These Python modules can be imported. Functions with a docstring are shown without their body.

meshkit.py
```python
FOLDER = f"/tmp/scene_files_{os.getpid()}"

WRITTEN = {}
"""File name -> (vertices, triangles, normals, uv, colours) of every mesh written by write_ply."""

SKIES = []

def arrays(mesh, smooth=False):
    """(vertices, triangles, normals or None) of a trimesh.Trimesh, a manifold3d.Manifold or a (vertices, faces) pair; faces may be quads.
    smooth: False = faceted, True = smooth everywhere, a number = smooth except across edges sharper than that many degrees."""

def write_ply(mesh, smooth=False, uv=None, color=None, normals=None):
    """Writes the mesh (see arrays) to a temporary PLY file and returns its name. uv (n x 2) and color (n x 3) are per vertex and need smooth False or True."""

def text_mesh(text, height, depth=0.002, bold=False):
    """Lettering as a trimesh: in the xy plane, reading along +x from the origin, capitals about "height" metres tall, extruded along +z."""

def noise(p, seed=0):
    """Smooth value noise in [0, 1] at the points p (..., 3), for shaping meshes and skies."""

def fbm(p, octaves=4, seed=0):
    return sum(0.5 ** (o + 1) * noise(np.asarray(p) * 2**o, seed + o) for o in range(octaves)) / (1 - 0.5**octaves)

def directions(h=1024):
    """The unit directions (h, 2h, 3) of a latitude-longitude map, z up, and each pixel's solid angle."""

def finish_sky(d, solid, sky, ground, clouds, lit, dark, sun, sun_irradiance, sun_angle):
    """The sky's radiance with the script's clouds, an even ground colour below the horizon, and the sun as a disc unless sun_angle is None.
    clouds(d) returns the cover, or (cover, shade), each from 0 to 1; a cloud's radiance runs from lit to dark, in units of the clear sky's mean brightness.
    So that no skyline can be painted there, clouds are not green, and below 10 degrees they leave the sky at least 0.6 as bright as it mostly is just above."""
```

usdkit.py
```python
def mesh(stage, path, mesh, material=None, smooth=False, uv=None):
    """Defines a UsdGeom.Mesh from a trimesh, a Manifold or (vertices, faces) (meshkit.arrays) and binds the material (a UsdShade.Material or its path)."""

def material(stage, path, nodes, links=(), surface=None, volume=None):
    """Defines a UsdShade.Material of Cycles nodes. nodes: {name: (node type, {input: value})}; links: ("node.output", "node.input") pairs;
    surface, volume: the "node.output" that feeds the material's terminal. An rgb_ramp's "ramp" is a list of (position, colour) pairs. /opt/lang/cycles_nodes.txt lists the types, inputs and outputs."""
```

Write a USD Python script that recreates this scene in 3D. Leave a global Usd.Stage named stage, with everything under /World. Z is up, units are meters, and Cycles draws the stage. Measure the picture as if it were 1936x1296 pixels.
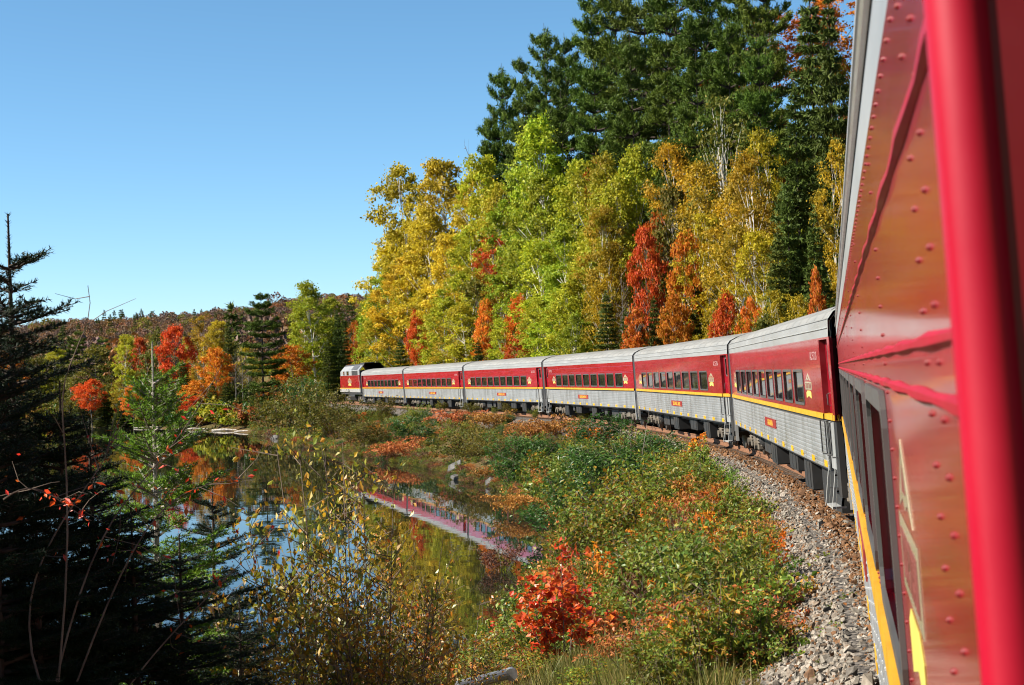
import math
import numpy as np
import shapely
import trimesh
import meshkit
import usdkit
from pxr import Gf, Sdf, Usd, UsdGeom, UsdLux, UsdShade, Vt
from scipy.interpolate import CubicSpline
from scipy.spatial import cKDTree
from shapely.geometry import Polygon, box

stage = Usd.Stage.CreateInMemory()
UsdGeom.SetStageUpAxis(stage, UsdGeom.Tokens.z)
UsdGeom.SetStageMetersPerUnit(stage, 1.0)
UsdGeom.Xform.Define(stage, "/World")

# ------------------------------------------------------------------ camera, sky, sun, exposure
FPX, PITCH, ROLL, EYE = 2975.0, 0.0208, 0.0317, 2.784
SUN_ELEV, SUN_DIR = math.radians(36), (-0.985, -0.17)
SKY_STRENGTH, SUN_INTENSITY, EXPOSURE = 0.062, 1.25, 1.6

cam = UsdGeom.Camera.Define(stage, "/World/camera")
cam.CreateHorizontalApertureAttr(23.6)
cam.CreateFocalLengthAttr(23.6 * FPX / 1936)
cam.CreateFStopAttr(8.0)
cam.CreateFocusDistanceAttr(38.0)
cam.CreateClippingRangeAttr(Gf.Vec2f(0.05, 20000))
cam.CreateExposureAttr(EXPOSURE)
_r0, _u0 = np.array([1.0, 0, 0]), np.array([0, -math.sin(PITCH), math.cos(PITCH)])
_fw = np.array([0, math.cos(PITCH), math.sin(PITCH)])
# the photograph is tilted: true vertical leans by ROLL in the picture
_rt = math.cos(ROLL) * _r0 - math.sin(ROLL) * _u0
_up = math.sin(ROLL) * _r0 + math.cos(ROLL) * _u0
_m = np.eye(4)
_m[0, :3], _m[1, :3], _m[2, :3], _m[3, :3] = _rt, _up, -_fw, (0, 0, EYE)
UsdGeom.Xformable(cam).AddTransformOp().Set(Gf.Matrix4d(*_m.ravel().tolist()))

_sx, _sy = np.array(SUN_DIR) / np.hypot(*SUN_DIR)
sky_mat = usdkit.material(stage, "/World/Looks/sky", {
    "sky": ("sky_texture", {"sky_type": "single_scattering", "sun_disc": False, "sun_elevation": SUN_ELEV, "sun_rotation": math.atan2(_sx, _sy),
                            "altitude": 300.0, "air_density": 0.7, "aerosol_density": 0.3, "ozone_density": 4.0}),
    "sat": ("hsv", {"saturation": 1.07, "hue": 0.485, "value": 1.0, "fac": 1.0}), "bg": ("background_shader", {"strength": SKY_STRENGTH})}, [("sky.color", "sat.color"), ("sat.color", "bg.color")], surface="bg.background")
dome = UsdLux.DomeLight.Define(stage, "/World/sky")
dome.CreateIntensityAttr(1.0)
UsdShade.MaterialBindingAPI.Apply(dome.GetPrim()).Bind(sky_mat)
dome.GetPrim().SetCustomDataByKey("kind", "structure")
sun = UsdLux.DistantLight.Define(stage, "/World/sun")
sun.CreateNormalizeAttr(True)
sun.CreateIntensityAttr(SUN_INTENSITY)
sun.CreateAngleAttr(0.53)
sun.CreateColorAttr(Gf.Vec3f(1.0, 0.93, 0.82))
_d = np.array([_sx * math.cos(SUN_ELEV), _sy * math.cos(SUN_ELEV), math.sin(SUN_ELEV)])
_a = np.cross([0, 0, 1.0], _d); _a /= np.linalg.norm(_a)
_b = np.cross(_d, _a)
_m = np.eye(4)
_m[0, :3], _m[1, :3], _m[2, :3] = _a, _b, _d
UsdGeom.Xformable(sun).AddTransformOp().Set(Gf.Matrix4d(*_m.ravel().tolist()))

# ------------------------------------------------------------------ helpers: stage
_names = {}


def numbered(path):
    n = _names.get(path, 0)
    _names[path] = n + 1
    return path if n == 0 else f"{path}_{n:03d}"


def tag(prim, label=None, cat=None, group=None, kind=None):
    prim = prim.GetPrim() if hasattr(prim, "GetPrim") else prim
    for k, v in (("label", label), ("category", cat), ("group", group), ("kind", kind)):
        if v:
            prim.SetCustomDataByKey(k, v)
    return prim


def thing(name, label, cat, group=None, loc=(0, 0, 0), rot=0.0, scale=(1, 1, 1), matrix=None, kind=None):
    x = UsdGeom.Xform.Define(stage, numbered("/World/" + name))
    if matrix is not None:
        x.AddTransformOp().Set(Gf.Matrix4d(*np.asarray(matrix, float).T.ravel().tolist()))
    else:
        x.AddTranslateOp().Set(Gf.Vec3d(*map(float, loc)))
        x.AddRotateZOp().Set(float(rot))
        x.AddScaleOp().Set(Gf.Vec3f(*map(float, scale)))
    return tag(x, label, cat, group, kind)


def copy_of(proto, name, label, cat, group=None, loc=(0, 0, 0), rot=0.0, scale=(1, 1, 1)):
    x = UsdGeom.Xform.Define(stage, numbered("/World/" + name))
    x.GetPrim().GetReferences().AddInternalReference(proto)
    x.GetPrim().SetInstanceable(True)
    x.GetPrim().GetAttribute("xformOp:translate").Set(Gf.Vec3d(*map(float, loc)))
    x.GetPrim().GetAttribute("xformOp:rotateZ").Set(float(rot))
    x.GetPrim().GetAttribute("xformOp:scale").Set(Gf.Vec3f(*map(float, scale)))
    return tag(x, label, cat, group)


def obj(name, mesh, mat, parent=None, smooth=False, label=None, cat=None, group=None, kind=None):
    base = str(parent.GetPath()) if parent is not None else "/World"
    p = usdkit.mesh(stage, numbered(f"{base}/{name}"), mesh, mat, smooth=smooth)
    tones(p, mesh)
    return tag(p, label, cat, group, kind)


_tone = np.random.default_rng(909)


def tones(p, mesh):
    """Gives every leaf or needle of a foliage mesh a number of its own, which its material turns into a colour."""
    if not isinstance(mesh, tuple):
        return
    n, m = len(mesh[0]), len(mesh[1])
    k = 4 if (n == 2 * m and m > 20) else 3 if (n == 3 * m and m > 20) else 0
    if k:
        t = np.repeat(_tone.uniform(0, 1, n // k), k)
        UsdGeom.PrimvarsAPI(p).CreatePrimvar("tone", Sdf.ValueTypeNames.FloatArray, "vertex").Set(Vt.FloatArray.FromNumpy(t.astype(np.float32)))


def at(parent):
    return parent.GetPrim() if hasattr(parent, "GetPrim") else parent


# ------------------------------------------------------------------ helpers: meshes
class MB:
    def __init__(self):
        self.v, self.f, self.n = [], [], 0

    def add(self, v, f=None):
        if f is None:
            v, f = (np.array(v.vertices), np.array(v.faces)) if hasattr(v, "vertices") else v
        v, f = np.asarray(v, float).reshape(-1, 3), np.asarray(f, int)
        if f.shape[1] == 4:
            f = np.vstack([f[:, [0, 1, 2]], f[:, [0, 2, 3]]])
        self.v.append(v)
        self.f.append(f + self.n)
        self.n += len(v)
        return self

    def mesh(self):
        return np.vstack(self.v), np.vstack(self.f)


BOXF = np.array([[0, 2, 3, 1], [4, 5, 7, 6], [0, 1, 5, 4], [2, 6, 7, 3], [0, 4, 6, 2], [1, 3, 7, 5]])


def boxm(x0, x1, y0, y1, z0, z1):
    return np.array([(x, y, z) for z in (z0, z1) for y in (y0, y1) for x in (x0, x1)], float), BOXF


def bevel_box(x0, x1, y0, y1, z0, z1, b=0.01):
    h = np.array([[x1 - x0, y1 - y0, z1 - z0]]) / 2
    c = np.array([(x0 + x1) / 2, (y0 + y1) / 2, (z0 + z1) / 2])
    p = []
    for s in np.array([(i, j, k) for i in (-1, 1) for j in (-1, 1) for k in (-1, 1)], float):
        for ax in range(3):
            q = s * (h[0] - b)
            q[ax] = s[ax] * h[0][ax]
            p.append(q)
    m = trimesh.convex.convex_hull(np.array(p) + c)
    return np.array(m.vertices), np.array(m.faces)


def tube(pts, rad, sides=5, cap=True):
    p = np.asarray(pts, float)
    r = np.broadcast_to(np.asarray(rad, float), (len(p),))
    t = np.gradient(p, axis=0)
    t /= np.linalg.norm(t, axis=1, keepdims=True) + 1e-12
    a = np.cross(t, np.where(np.abs(t[:, 2:]) < 0.95, [0, 0, 1.0], [1.0, 0, 0]))
    a /= np.linalg.norm(a, axis=1, keepdims=True) + 1e-12
    b = np.cross(t, a)
    ang = np.arange(sides) * 2 * np.pi / sides
    v = p[:, None] + r[:, None, None] * (np.cos(ang)[None, :, None] * a[:, None] + np.sin(ang)[None, :, None] * b[:, None])
    i, j = np.meshgrid(np.arange(len(p) - 1), np.arange(sides), indexing="ij")
    q = np.stack([i * sides + j, i * sides + (j + 1) % sides, (i + 1) * sides + (j + 1) % sides, (i + 1) * sides + j], -1).reshape(-1, 4)
    f = np.vstack([q[:, [0, 1, 2]], q[:, [0, 2, 3]]])
    v = v.reshape(-1, 3)
    if cap and sides >= 3:
        k = (len(p) - 1) * sides
        fan = [[0, j + 1, j] for j in range(1, sides - 1)] + [[k, k + j, k + j + 1] for j in range(1, sides - 1)]
        f = np.vstack([f, fan])
    return v, f


def loft(profile, x0, x1, closed=True):
    """A profile of (y, z) points drawn along x."""
    p = np.asarray(profile, float)
    n = len(p)
    v = np.vstack([np.column_stack([np.full(n, x), p]) for x in (x0, x1)])
    k = n if closed else n - 1
    f = np.array([[i, (i + 1) % n, n + (i + 1) % n, n + i] for i in range(k)])
    f = np.vstack([f[:, [0, 1, 2]], f[:, [0, 2, 3]]])
    if closed:
        vv, ff = trimesh.creation.triangulate_polygon(Polygon(p), engine="earcut")
        if len(vv) == n:
            idx = cKDTree(p).query(vv)[1]
            ff = idx[ff]
            f = np.vstack([f, ff[:, ::-1], ff + n])
    return v, f


def poly_plate(poly, y0, y1, X=lambda d: d):
    """A polygon in (along, z) extruded across from y0 to y1."""
    mb = MB()
    for g in getattr(poly, "geoms", [poly]):
        m = trimesh.creation.extrude_polygon(g, abs(y1 - y0), engine="earcut")
        v = np.array(m.vertices)
        mb.add(np.column_stack([X(v[:, 0]), min(y0, y1) + v[:, 2], v[:, 1]]), np.array(m.faces))
    return mb.mesh()


def rbox(x0, z0, x1, z1, r=0.06):
    return box(x0 + r, z0 + r, x1 - r, z1 - r).buffer(r, quad_segs=3)


def leaves(rng, c, size, up=0.3, aspect=0.7, jitter=0.35):
    """One kite-shaped, slightly folded leaf at each point c."""
    n = len(c)
    nor = rng.normal(size=(n, 3)); nor[:, 2] += up * 2
    nor /= np.linalg.norm(nor, axis=1, keepdims=True)
    a = np.cross(nor, rng.normal(size=(n, 3))); a /= np.linalg.norm(a, axis=1, keepdims=True)
    b = np.cross(nor, a)
    s = (size * np.clip(np.exp(rng.normal(0, jitter, n)), 0.45, 1.6))[:, None]
    w = s * aspect * 0.5
    v = np.stack([c - a * s * 0.5, c + b * w + nor * w * 0.3, c + a * s * 0.5, c - b * w + nor * w * 0.3], 1).reshape(-1, 3)
    k = np.arange(n)[:, None] * 4
    return v, np.vstack([k + [0, 1, 2], k + [0, 2, 3]])


def blades(c, d, side, length, width):
    """One thin triangle at each point c along d."""
    n = len(c)
    L, W = np.broadcast_to(length, (n,))[:, None], np.broadcast_to(width, (n,))[:, None]
    v = np.stack([c - side * W / 2, c + side * W / 2, c + d * L], 1).reshape(-1, 3)
    return v, np.arange(3 * n).reshape(-1, 3)


def unit(v):
    return v / (np.linalg.norm(v, axis=-1, keepdims=True) + 1e-12)
# ------------------------------------------------------------------ materials
def looks(name, nodes, links, surface="p.BSDF", volume=None):
    return usdkit.material(stage, f"/World/Looks/{name}", nodes, links, surface=surface, volume=volume)


def paint(name, col, rough=0.3, var=0.12, dirt=(0.2, 0.17, 0.13), dirt_amount=0.15, metallic=0.0, coat=0.0, bump=0.0, stretch=(1, 1, 1), scale=3.0, spec=0.5):
    c = np.array(col, float) * (1 if metallic > 0.4 else 0.66)
    dirt = tuple(0.66 * x for x in dirt)
    n = {"tc": ("texture_coordinate", {}), "map": ("mapping", {"scale": stretch}), "n": ("noise_texture", {"scale": scale, "detail": 6.0, "roughness": 0.6}),
         "r": ("rgb_ramp", {"ramp": [(0.25, tuple(c * (1 - var))), (0.55, tuple(c)), (0.8, tuple(np.minimum(c * (1 + var), 1)))]}),
         "n2": ("noise_texture", {"scale": scale * 0.37, "detail": 8.0, "roughness": 0.7}),
         "r2": ("rgb_ramp", {"ramp": [(0.5, (0, 0, 0)), (0.8, (dirt_amount,) * 3)]}),
         "m": ("mix_color", {"b": dirt}), "mr": ("map_range", {"from_min": 0.3, "from_max": 0.7, "to_min": rough * 0.75, "to_max": rough * 1.3}),
         "p": ("principled_bsdf", {"metallic": metallic, "coat_weight": coat, "coat_roughness": 0.08, "specular_ior_level": spec})}
    l = [("tc.object", "map.vector"), ("map.vector", "n.vector"), ("map.vector", "n2.vector"), ("n.fac", "r.fac"), ("n2.fac", "r2.fac"), ("r2.color", "m.fac"), ("r.color", "m.a"),
         ("m.result", "p.base_color"), ("n.fac", "mr.value"), ("mr.result", "p.roughness")]
    if bump:
        n["b"] = ("bump", {"strength": bump, "distance": 0.01})
        l += [("n.fac", "b.height"), ("b.normal", "p.normal")]
    return looks(name, n, l)


def leaf_mat(name, cols, translucent=0.35, rough=0.55, spec=0.2, vary=0.25, hue=0.02, clump=0.0, clump_col=None, clump_scale=0.35):
    """Leaf colour runs through cols from leaf to leaf; every plant is a little lighter or darker as a whole."""
    k = np.linspace(0, 1, len(cols))
    n = {"g": ("geometry", {}), "tn": ("attribute", {"attribute": "tone"}), "r": ("rgb_ramp", {"ramp": [(float(a), tuple(0.62 * x for x in c)) for a, c in zip(k, cols)]}),
         "o": ("object_info", {}), "v": ("map_range", {"from_min": 0.0, "from_max": 1.0, "to_min": 1 - vary, "to_max": 1 + vary}),
         "hm": ("map_range", {"from_min": 0.0, "from_max": 1.0, "to_min": 0.5 - hue, "to_max": 0.5 + hue}),
         "w": ("white_noise_texture", {"dimensions": "1D"}),
         "h": ("hsv", {"saturation": 1.0, "fac": 1.0}),
         "p": ("principled_bsdf", {"roughness": rough, "specular_ior_level": spec}), "t": ("translucent_bsdf", {}), "x": ("mix_closure", {"fac": translucent})}
    l = [("tn.fac", "r.fac"), ("o.random", "v.value"), ("o.random", "w.w"), ("w.value", "hm.value"), ("hm.result", "h.hue"), ("v.result", "h.value")]
    if clump:
        n.update({"tc": ("texture_coordinate", {}), "cn": ("noise_texture", {"scale": clump_scale, "detail": 2.0}),
                  "cr": ("rgb_ramp", {"ramp": [(0.45, (0, 0, 0)), (0.62, (clump,) * 3)]}), "cm": ("mix_color", {"b": tuple(0.62 * x for x in clump_col or (0, 0, 0))})})
        l += [("g.position", "cn.vector"), ("cn.fac", "cr.fac"), ("cr.color", "cm.fac"), ("r.color", "cm.a"), ("cm.result", "h.color")]
    else:
        l += [("r.color", "h.color")]
    l += [("h.color", "p.base_color"), ("h.color", "t.color"), ("p.BSDF", "x.closure1"), ("t.BSDF", "x.closure2")]
    return looks(name, n, l, surface="x.closure")


def bark(name, a, b, scale=6.0, z=0.3):
    return looks(name, {"tc": ("texture_coordinate", {}), "m": ("mapping", {"scale": (1, 1, z)}), "n": ("noise_texture", {"scale": scale, "detail": 5.0}),
                        "r": ("rgb_ramp", {"ramp": [(0.35, tuple(0.7 * x for x in a)), (0.62, tuple(0.7 * x for x in b))]}), "b": ("bump", {"strength": 0.5, "distance": 0.02}),
                        "p": ("principled_bsdf", {"roughness": 0.85, "specular_ior_level": 0.2})},
                 [("tc.object", "m.vector"), ("m.vector", "n.vector"), ("n.fac", "r.fac"), ("r.color", "p.base_color"), ("n.fac", "b.height"), ("b.normal", "p.normal")])


RED = (0.37, 0.004, 0.018)
M = {
    "red": paint("coach_red", RED, 0.22, 0.14, (0.26, 0.09, 0.07), 0.2, coat=0.6, spec=0.5, stretch=(0.35, 1, 2.5), scale=1.6),
    "red_trim": paint("trim_red", (0.36, 0.002, 0.018), 0.42, 0.1, (0.2, 0.04, 0.04), 0.2, spec=0.3),
    "rivet": paint("rivet_red", (0.17, 0.010, 0.012), 0.55, 0.15, (0.2, 0.09, 0.06), 0.3, spec=0.2),
    "red_dark": paint("recess_red", (0.15, 0.001, 0.005), 0.35, 0.12, (0.1, 0.05, 0.04), 0.2),  # coach red with shade put into the colour, for end walls and jambs
    "roof": paint("roof_grey", (0.26, 0.255, 0.235), 0.5, 0.12, (0.16, 0.14, 0.11), 0.45, stretch=(0.25, 1.5, 1.5), scale=2.0),
    "grey": paint("upper_grey", (0.29, 0.295, 0.29), 0.4, 0.08, (0.2, 0.19, 0.16), 0.3, stretch=(0.4, 1, 2), scale=1.5),
    "steel": paint("fluted_steel", (0.43, 0.43, 0.42), 0.34, 0.06, (0.2, 0.175, 0.14), 0.3, metallic=0.75, stretch=(1.2, 1, 0.5), scale=1.2),
    "bright": paint("bright_metal", (0.55, 0.55, 0.53), 0.3, 0.08, metallic=0.35),
    "yellow": paint("stripe_yellow", (0.62, 0.33, 0.012), 0.35, 0.08, (0.3, 0.2, 0.05), 0.2),
    "reflector": paint("reflector_yellow", (0.72, 0.40, 0.01), 0.3, 0.05),
    "black": paint("underframe_black", (0.022, 0.021, 0.02), 0.6, 0.3, (0.09, 0.06, 0.035), 0.5),
    "box": paint("equipment_grey", (0.03, 0.03, 0.03), 0.6, 0.2, (0.10, 0.07, 0.04), 0.25, spec=0.2),
    "rubber": paint("diaphragm_black", (0.018, 0.018, 0.02), 0.75, 0.2),
    "dirty": paint("bogie_dirt", (0.12, 0.10, 0.075), 0.75, 0.35, (0.24, 0.18, 0.11), 0.5),
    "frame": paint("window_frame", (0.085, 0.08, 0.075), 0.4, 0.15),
    "cream": paint("emblem_cream", (0.62, 0.57, 0.38), 0.2, 0.05, coat=0.8),
    "lime": paint("emblem_lime", (0.68, 0.62, 0.13), 0.4, 0.05),
    "text": paint("lettering_grey", (0.42, 0.33, 0.31), 0.45, 0.06),
    "gold": paint("lettering_gold", (0.72, 0.45, 0.03), 0.4, 0.05),
    "plate": paint("plate_red", (0.28, 0.02, 0.015), 0.35, 0.1),
    "brown": paint("emblem_brown", (0.2, 0.05, 0.04), 0.5, 0.05),
    "wheel": paint("wheel_steel", (0.10, 0.085, 0.07), 0.5, 0.3, metallic=0.5),
    "glass": looks("window_glass", {"p": ("principled_bsdf", {"base_color": (0.006, 0.008, 0.008), "roughness": 0.03, "specular_ior_level": 0.75, "coat_weight": 0.35, "coat_roughness": 0.02}),
                                    "tc": ("texture_coordinate", {}), "n": ("noise_texture", {"scale": 0.9, "detail": 1.0}), "b": ("bump", {"strength": 0.12, "distance": 0.02})},
                   [("tc.object", "n.vector"), ("n.fac", "b.height"), ("b.normal", "p.normal")]),
    "interior": paint("coach_interior", (0.02, 0.018, 0.016), 0.8, 0.3),
    "rail_rust": paint("rail_rust", (0.20, 0.085, 0.035), 0.75, 0.3, (0.3, 0.13, 0.05), 0.5, scale=5),
    "tie": bark("tie_wood", (0.035, 0.022, 0.014), (0.11, 0.06, 0.032), 9.0, 1.0),
    "bark_white": bark("bark_white", (0.50, 0.45, 0.36), (0.72, 0.68, 0.58), 3.0, 1.0),
    "bark_grey": bark("bark_grey", (0.14, 0.12, 0.10), (0.30, 0.27, 0.23), 5.0),
    "bark_dark": bark("bark_dark", (0.025, 0.018, 0.013), (0.075, 0.055, 0.042), 6.0),
    "bark_twig": bark("bark_twig", (0.09, 0.06, 0.045), (0.20, 0.15, 0.11), 8.0),
    "dead": bark("dead_wood", (0.14, 0.12, 0.10), (0.34, 0.30, 0.26), 5.0),
    "log": bark("bleached_log", (0.22, 0.19, 0.16), (0.42, 0.38, 0.33), 2.0),
    "rock": looks("rock", {"tc": ("texture_coordinate", {}), "n": ("noise_texture", {"scale": 2.2, "detail": 10.0, "roughness": 0.65}),
                           "r": ("rgb_ramp", {"ramp": [(0.3, (0.018, 0.017, 0.015)), (0.5, (0.065, 0.062, 0.058)), (0.7, (0.13, 0.12, 0.11))]}),
                           "b": ("bump", {"strength": 0.8, "distance": 0.06}), "p": ("principled_bsdf", {"roughness": 0.85})},
                  [("tc.object", "n.vector"), ("n.fac", "r.fac"), ("r.color", "p.base_color"), ("n.fac", "b.height"), ("b.normal", "p.normal")]),
    "pipe": paint("pole_grey", (0.22, 0.22, 0.22), 0.3, 0.35, (0.05, 0.045, 0.04), 0.6, metallic=0.5, scale=6),
}
LF = {
    "yellow": leaf_mat("leaf_yellow", [(0.58, 0.42, 0.012), (0.74, 0.56, 0.018), (0.82, 0.65, 0.035), (0.60, 0.50, 0.025)], clump=0.5, clump_col=(0.36, 0.30, 0.03)),
    "yellowgreen": leaf_mat("leaf_yellowgreen", [(0.32, 0.38, 0.015), (0.46, 0.48, 0.02), (0.66, 0.56, 0.025), (0.36, 0.43, 0.025)], clump=0.6, clump_col=(0.40, 0.32, 0.02)),
    "lime": leaf_mat("leaf_lime", [(0.25, 0.36, 0.016), (0.38, 0.47, 0.02), (0.56, 0.55, 0.025), (0.20, 0.31, 0.016)], clump=0.5, clump_col=(0.36, 0.33, 0.02)),
    "gold": leaf_mat("leaf_gold", [(0.38, 0.26, 0.012), (0.54, 0.36, 0.012), (0.66, 0.42, 0.012), (0.36, 0.31, 0.02)], clump=0.5, clump_col=(0.20, 0.18, 0.02)),
    "olive": leaf_mat("leaf_olive", [(0.12, 0.135, 0.018), (0.18, 0.18, 0.02), (0.24, 0.18, 0.018), (0.10, 0.13, 0.018)]),
    "orange": leaf_mat("leaf_orange", [(0.70, 0.16, 0.012), (0.82, 0.24, 0.015), (0.78, 0.34, 0.02), (0.66, 0.09, 0.012)], hue=0.01),
    "red": leaf_mat("leaf_red", [(0.72, 0.07, 0.014), (0.82, 0.11, 0.016), (0.80, 0.18, 0.018), (0.56, 0.035, 0.012)], hue=0.004),
    "scarlet": leaf_mat("leaf_scarlet", [(0.78, 0.03, 0.02), (0.86, 0.08, 0.02), (0.80, 0.20, 0.02), (0.58, 0.02, 0.02)], hue=0.004, translucent=0.4, spec=0.4, rough=0.4),
    "rust": leaf_mat("leaf_rust", [(0.40, 0.12, 0.022), (0.54, 0.19, 0.035), (0.60, 0.28, 0.06), (0.28, 0.075, 0.018)], translucent=0.25),
    "brown": leaf_mat("leaf_brown", [(0.16, 0.055, 0.02), (0.22, 0.075, 0.025), (0.13, 0.06, 0.025)], translucent=0.15),
    "pine": leaf_mat("needle_pine", [(0.06, 0.105, 0.010), (0.085, 0.14, 0.013), (0.12, 0.17, 0.018), (0.05, 0.085, 0.010)], translucent=0.12, spec=0.1, vary=0.2),
    "spruce": leaf_mat("needle_spruce", [(0.07, 0.10, 0.016), (0.10, 0.135, 0.022), (0.13, 0.16, 0.026), (0.055, 0.08, 0.014)], translucent=0.1, spec=0.1, vary=0.2),
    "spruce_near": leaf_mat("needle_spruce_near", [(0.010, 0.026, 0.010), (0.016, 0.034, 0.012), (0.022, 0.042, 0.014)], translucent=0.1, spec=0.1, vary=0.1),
    "fir": leaf_mat("needle_fir", [(0.09, 0.21, 0.012), (0.15, 0.30, 0.02), (0.22, 0.37, 0.035)], translucent=0.15, spec=0.1, vary=0.1),
    "green": leaf_mat("leaf_green", [(0.09, 0.17, 0.014), (0.15, 0.24, 0.02), (0.24, 0.30, 0.03), (0.32, 0.28, 0.03)], spec=0.35, rough=0.45),
    "deep": leaf_mat("leaf_deep_green", [(0.03, 0.10, 0.012), (0.05, 0.14, 0.016), (0.085, 0.17, 0.02)], spec=0.35, rough=0.45),
    "mixed": leaf_mat("leaf_mixed", [(0.10, 0.17, 0.018), (0.18, 0.25, 0.022), (0.14, 0.21, 0.02), (0.36, 0.30, 0.02), (0.40, 0.18, 0.015), (0.16, 0.23, 0.02), (0.22, 0.28, 0.03)]),
    "alder": leaf_mat("leaf_alder", [(0.20, 0.25, 0.03), (0.38, 0.34, 0.03), (0.62, 0.36, 0.02), (0.62, 0.21, 0.018), (0.46, 0.30, 0.10), (0.24, 0.28, 0.03), (0.62, 0.28, 0.02)], spec=0.4, rough=0.4, translucent=0.4),
    "grass": leaf_mat("grass_blades", [(0.10, 0.13, 0.02), (0.20, 0.19, 0.04), (0.32, 0.25, 0.08)]),
    "far": leaf_mat("leaf_far_hill", [(0.26, 0.11, 0.04), (0.32, 0.15, 0.05), (0.24, 0.14, 0.07), (0.18, 0.11, 0.065)], translucent=0.2, vary=0.18, hue=0.015),
    "far_orange": leaf_mat("leaf_far_orange", [(0.30, 0.11, 0.025), (0.34, 0.15, 0.03), (0.24, 0.09, 0.03)], translucent=0.2),
    "far_grey": leaf_mat("twigs_far_grey", [(0.17, 0.10, 0.07), (0.21, 0.13, 0.09), (0.15, 0.09, 0.06)], translucent=0.1),
    "litter": leaf_mat("leaf_litter", [(0.26, 0.10, 0.025), (0.34, 0.15, 0.035), (0.18, 0.07, 0.025)], translucent=0.1),
}
# ------------------------------------------------------------------ the line of the track
BANK, HW, LAKE = 0.046, 1.52, -3.4
GAPS = np.array([(7.03, 26.31), (8.87, 52.34), (7.68, 78.41), (3.60, 104.19), (-2.47, 129.58), (-9.18, 154.80), (-15.76, 180.06)])
H0 = math.radians(11.45)
NEAR_END = 1.762 * np.array([math.cos(H0), -math.sin(H0)]) - 1.03 * np.array([math.sin(H0), math.cos(H0)])
_h = math.radians(14.6)
_beyond = [GAPS[-1] + d * np.array([-math.sin(_h), math.cos(_h)]) for d in (20, 45, 80)]
_hb = [math.radians(17), math.radians(22)]
_p1 = NEAR_END - 26 * np.array([math.sin(_hb[0]), math.cos(_hb[0])])
_p2 = _p1 - 26 * np.array([math.sin(_hb[1]), math.cos(_hb[1])])
_knots = np.vstack([_p2, _p1, NEAR_END, GAPS, _beyond])
_s = np.concatenate([[0], np.cumsum(np.linalg.norm(np.diff(_knots, axis=0), axis=1))])
TRACK = CubicSpline(_s, _knots)
S_NEAR, S_END = _s[2], _s[-1]
_ds = np.arange(0, S_END, 0.25)
_dp, _dt = TRACK(_ds), unit(TRACK(_ds, 1))
_tree = cKDTree(_dp)


def lateral(x, y):
    """Distance to the left of the track's centre line (negative: right) and the place along it."""
    q = np.column_stack([np.ravel(x), np.ravel(y)])
    i = _tree.query(q)[1]
    d = q - _dp[i]
    u = -(d[:, 0] * _dt[i, 1] - d[:, 1] * _dt[i, 0])
    along = d[:, 0] * _dt[i, 0] + d[:, 1] * _dt[i, 1]
    u = np.where(np.abs(along) > 1.0, np.sign(u) * np.hypot(u, along), u)
    return u.reshape(np.shape(x)), _ds[i].reshape(np.shape(x))


def beside(s, u):
    p, t = TRACK(s), unit(TRACK(s, 1))
    return p + np.stack([-t[..., 1], t[..., 0]], -1) * np.asarray(u)[..., None]


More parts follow.
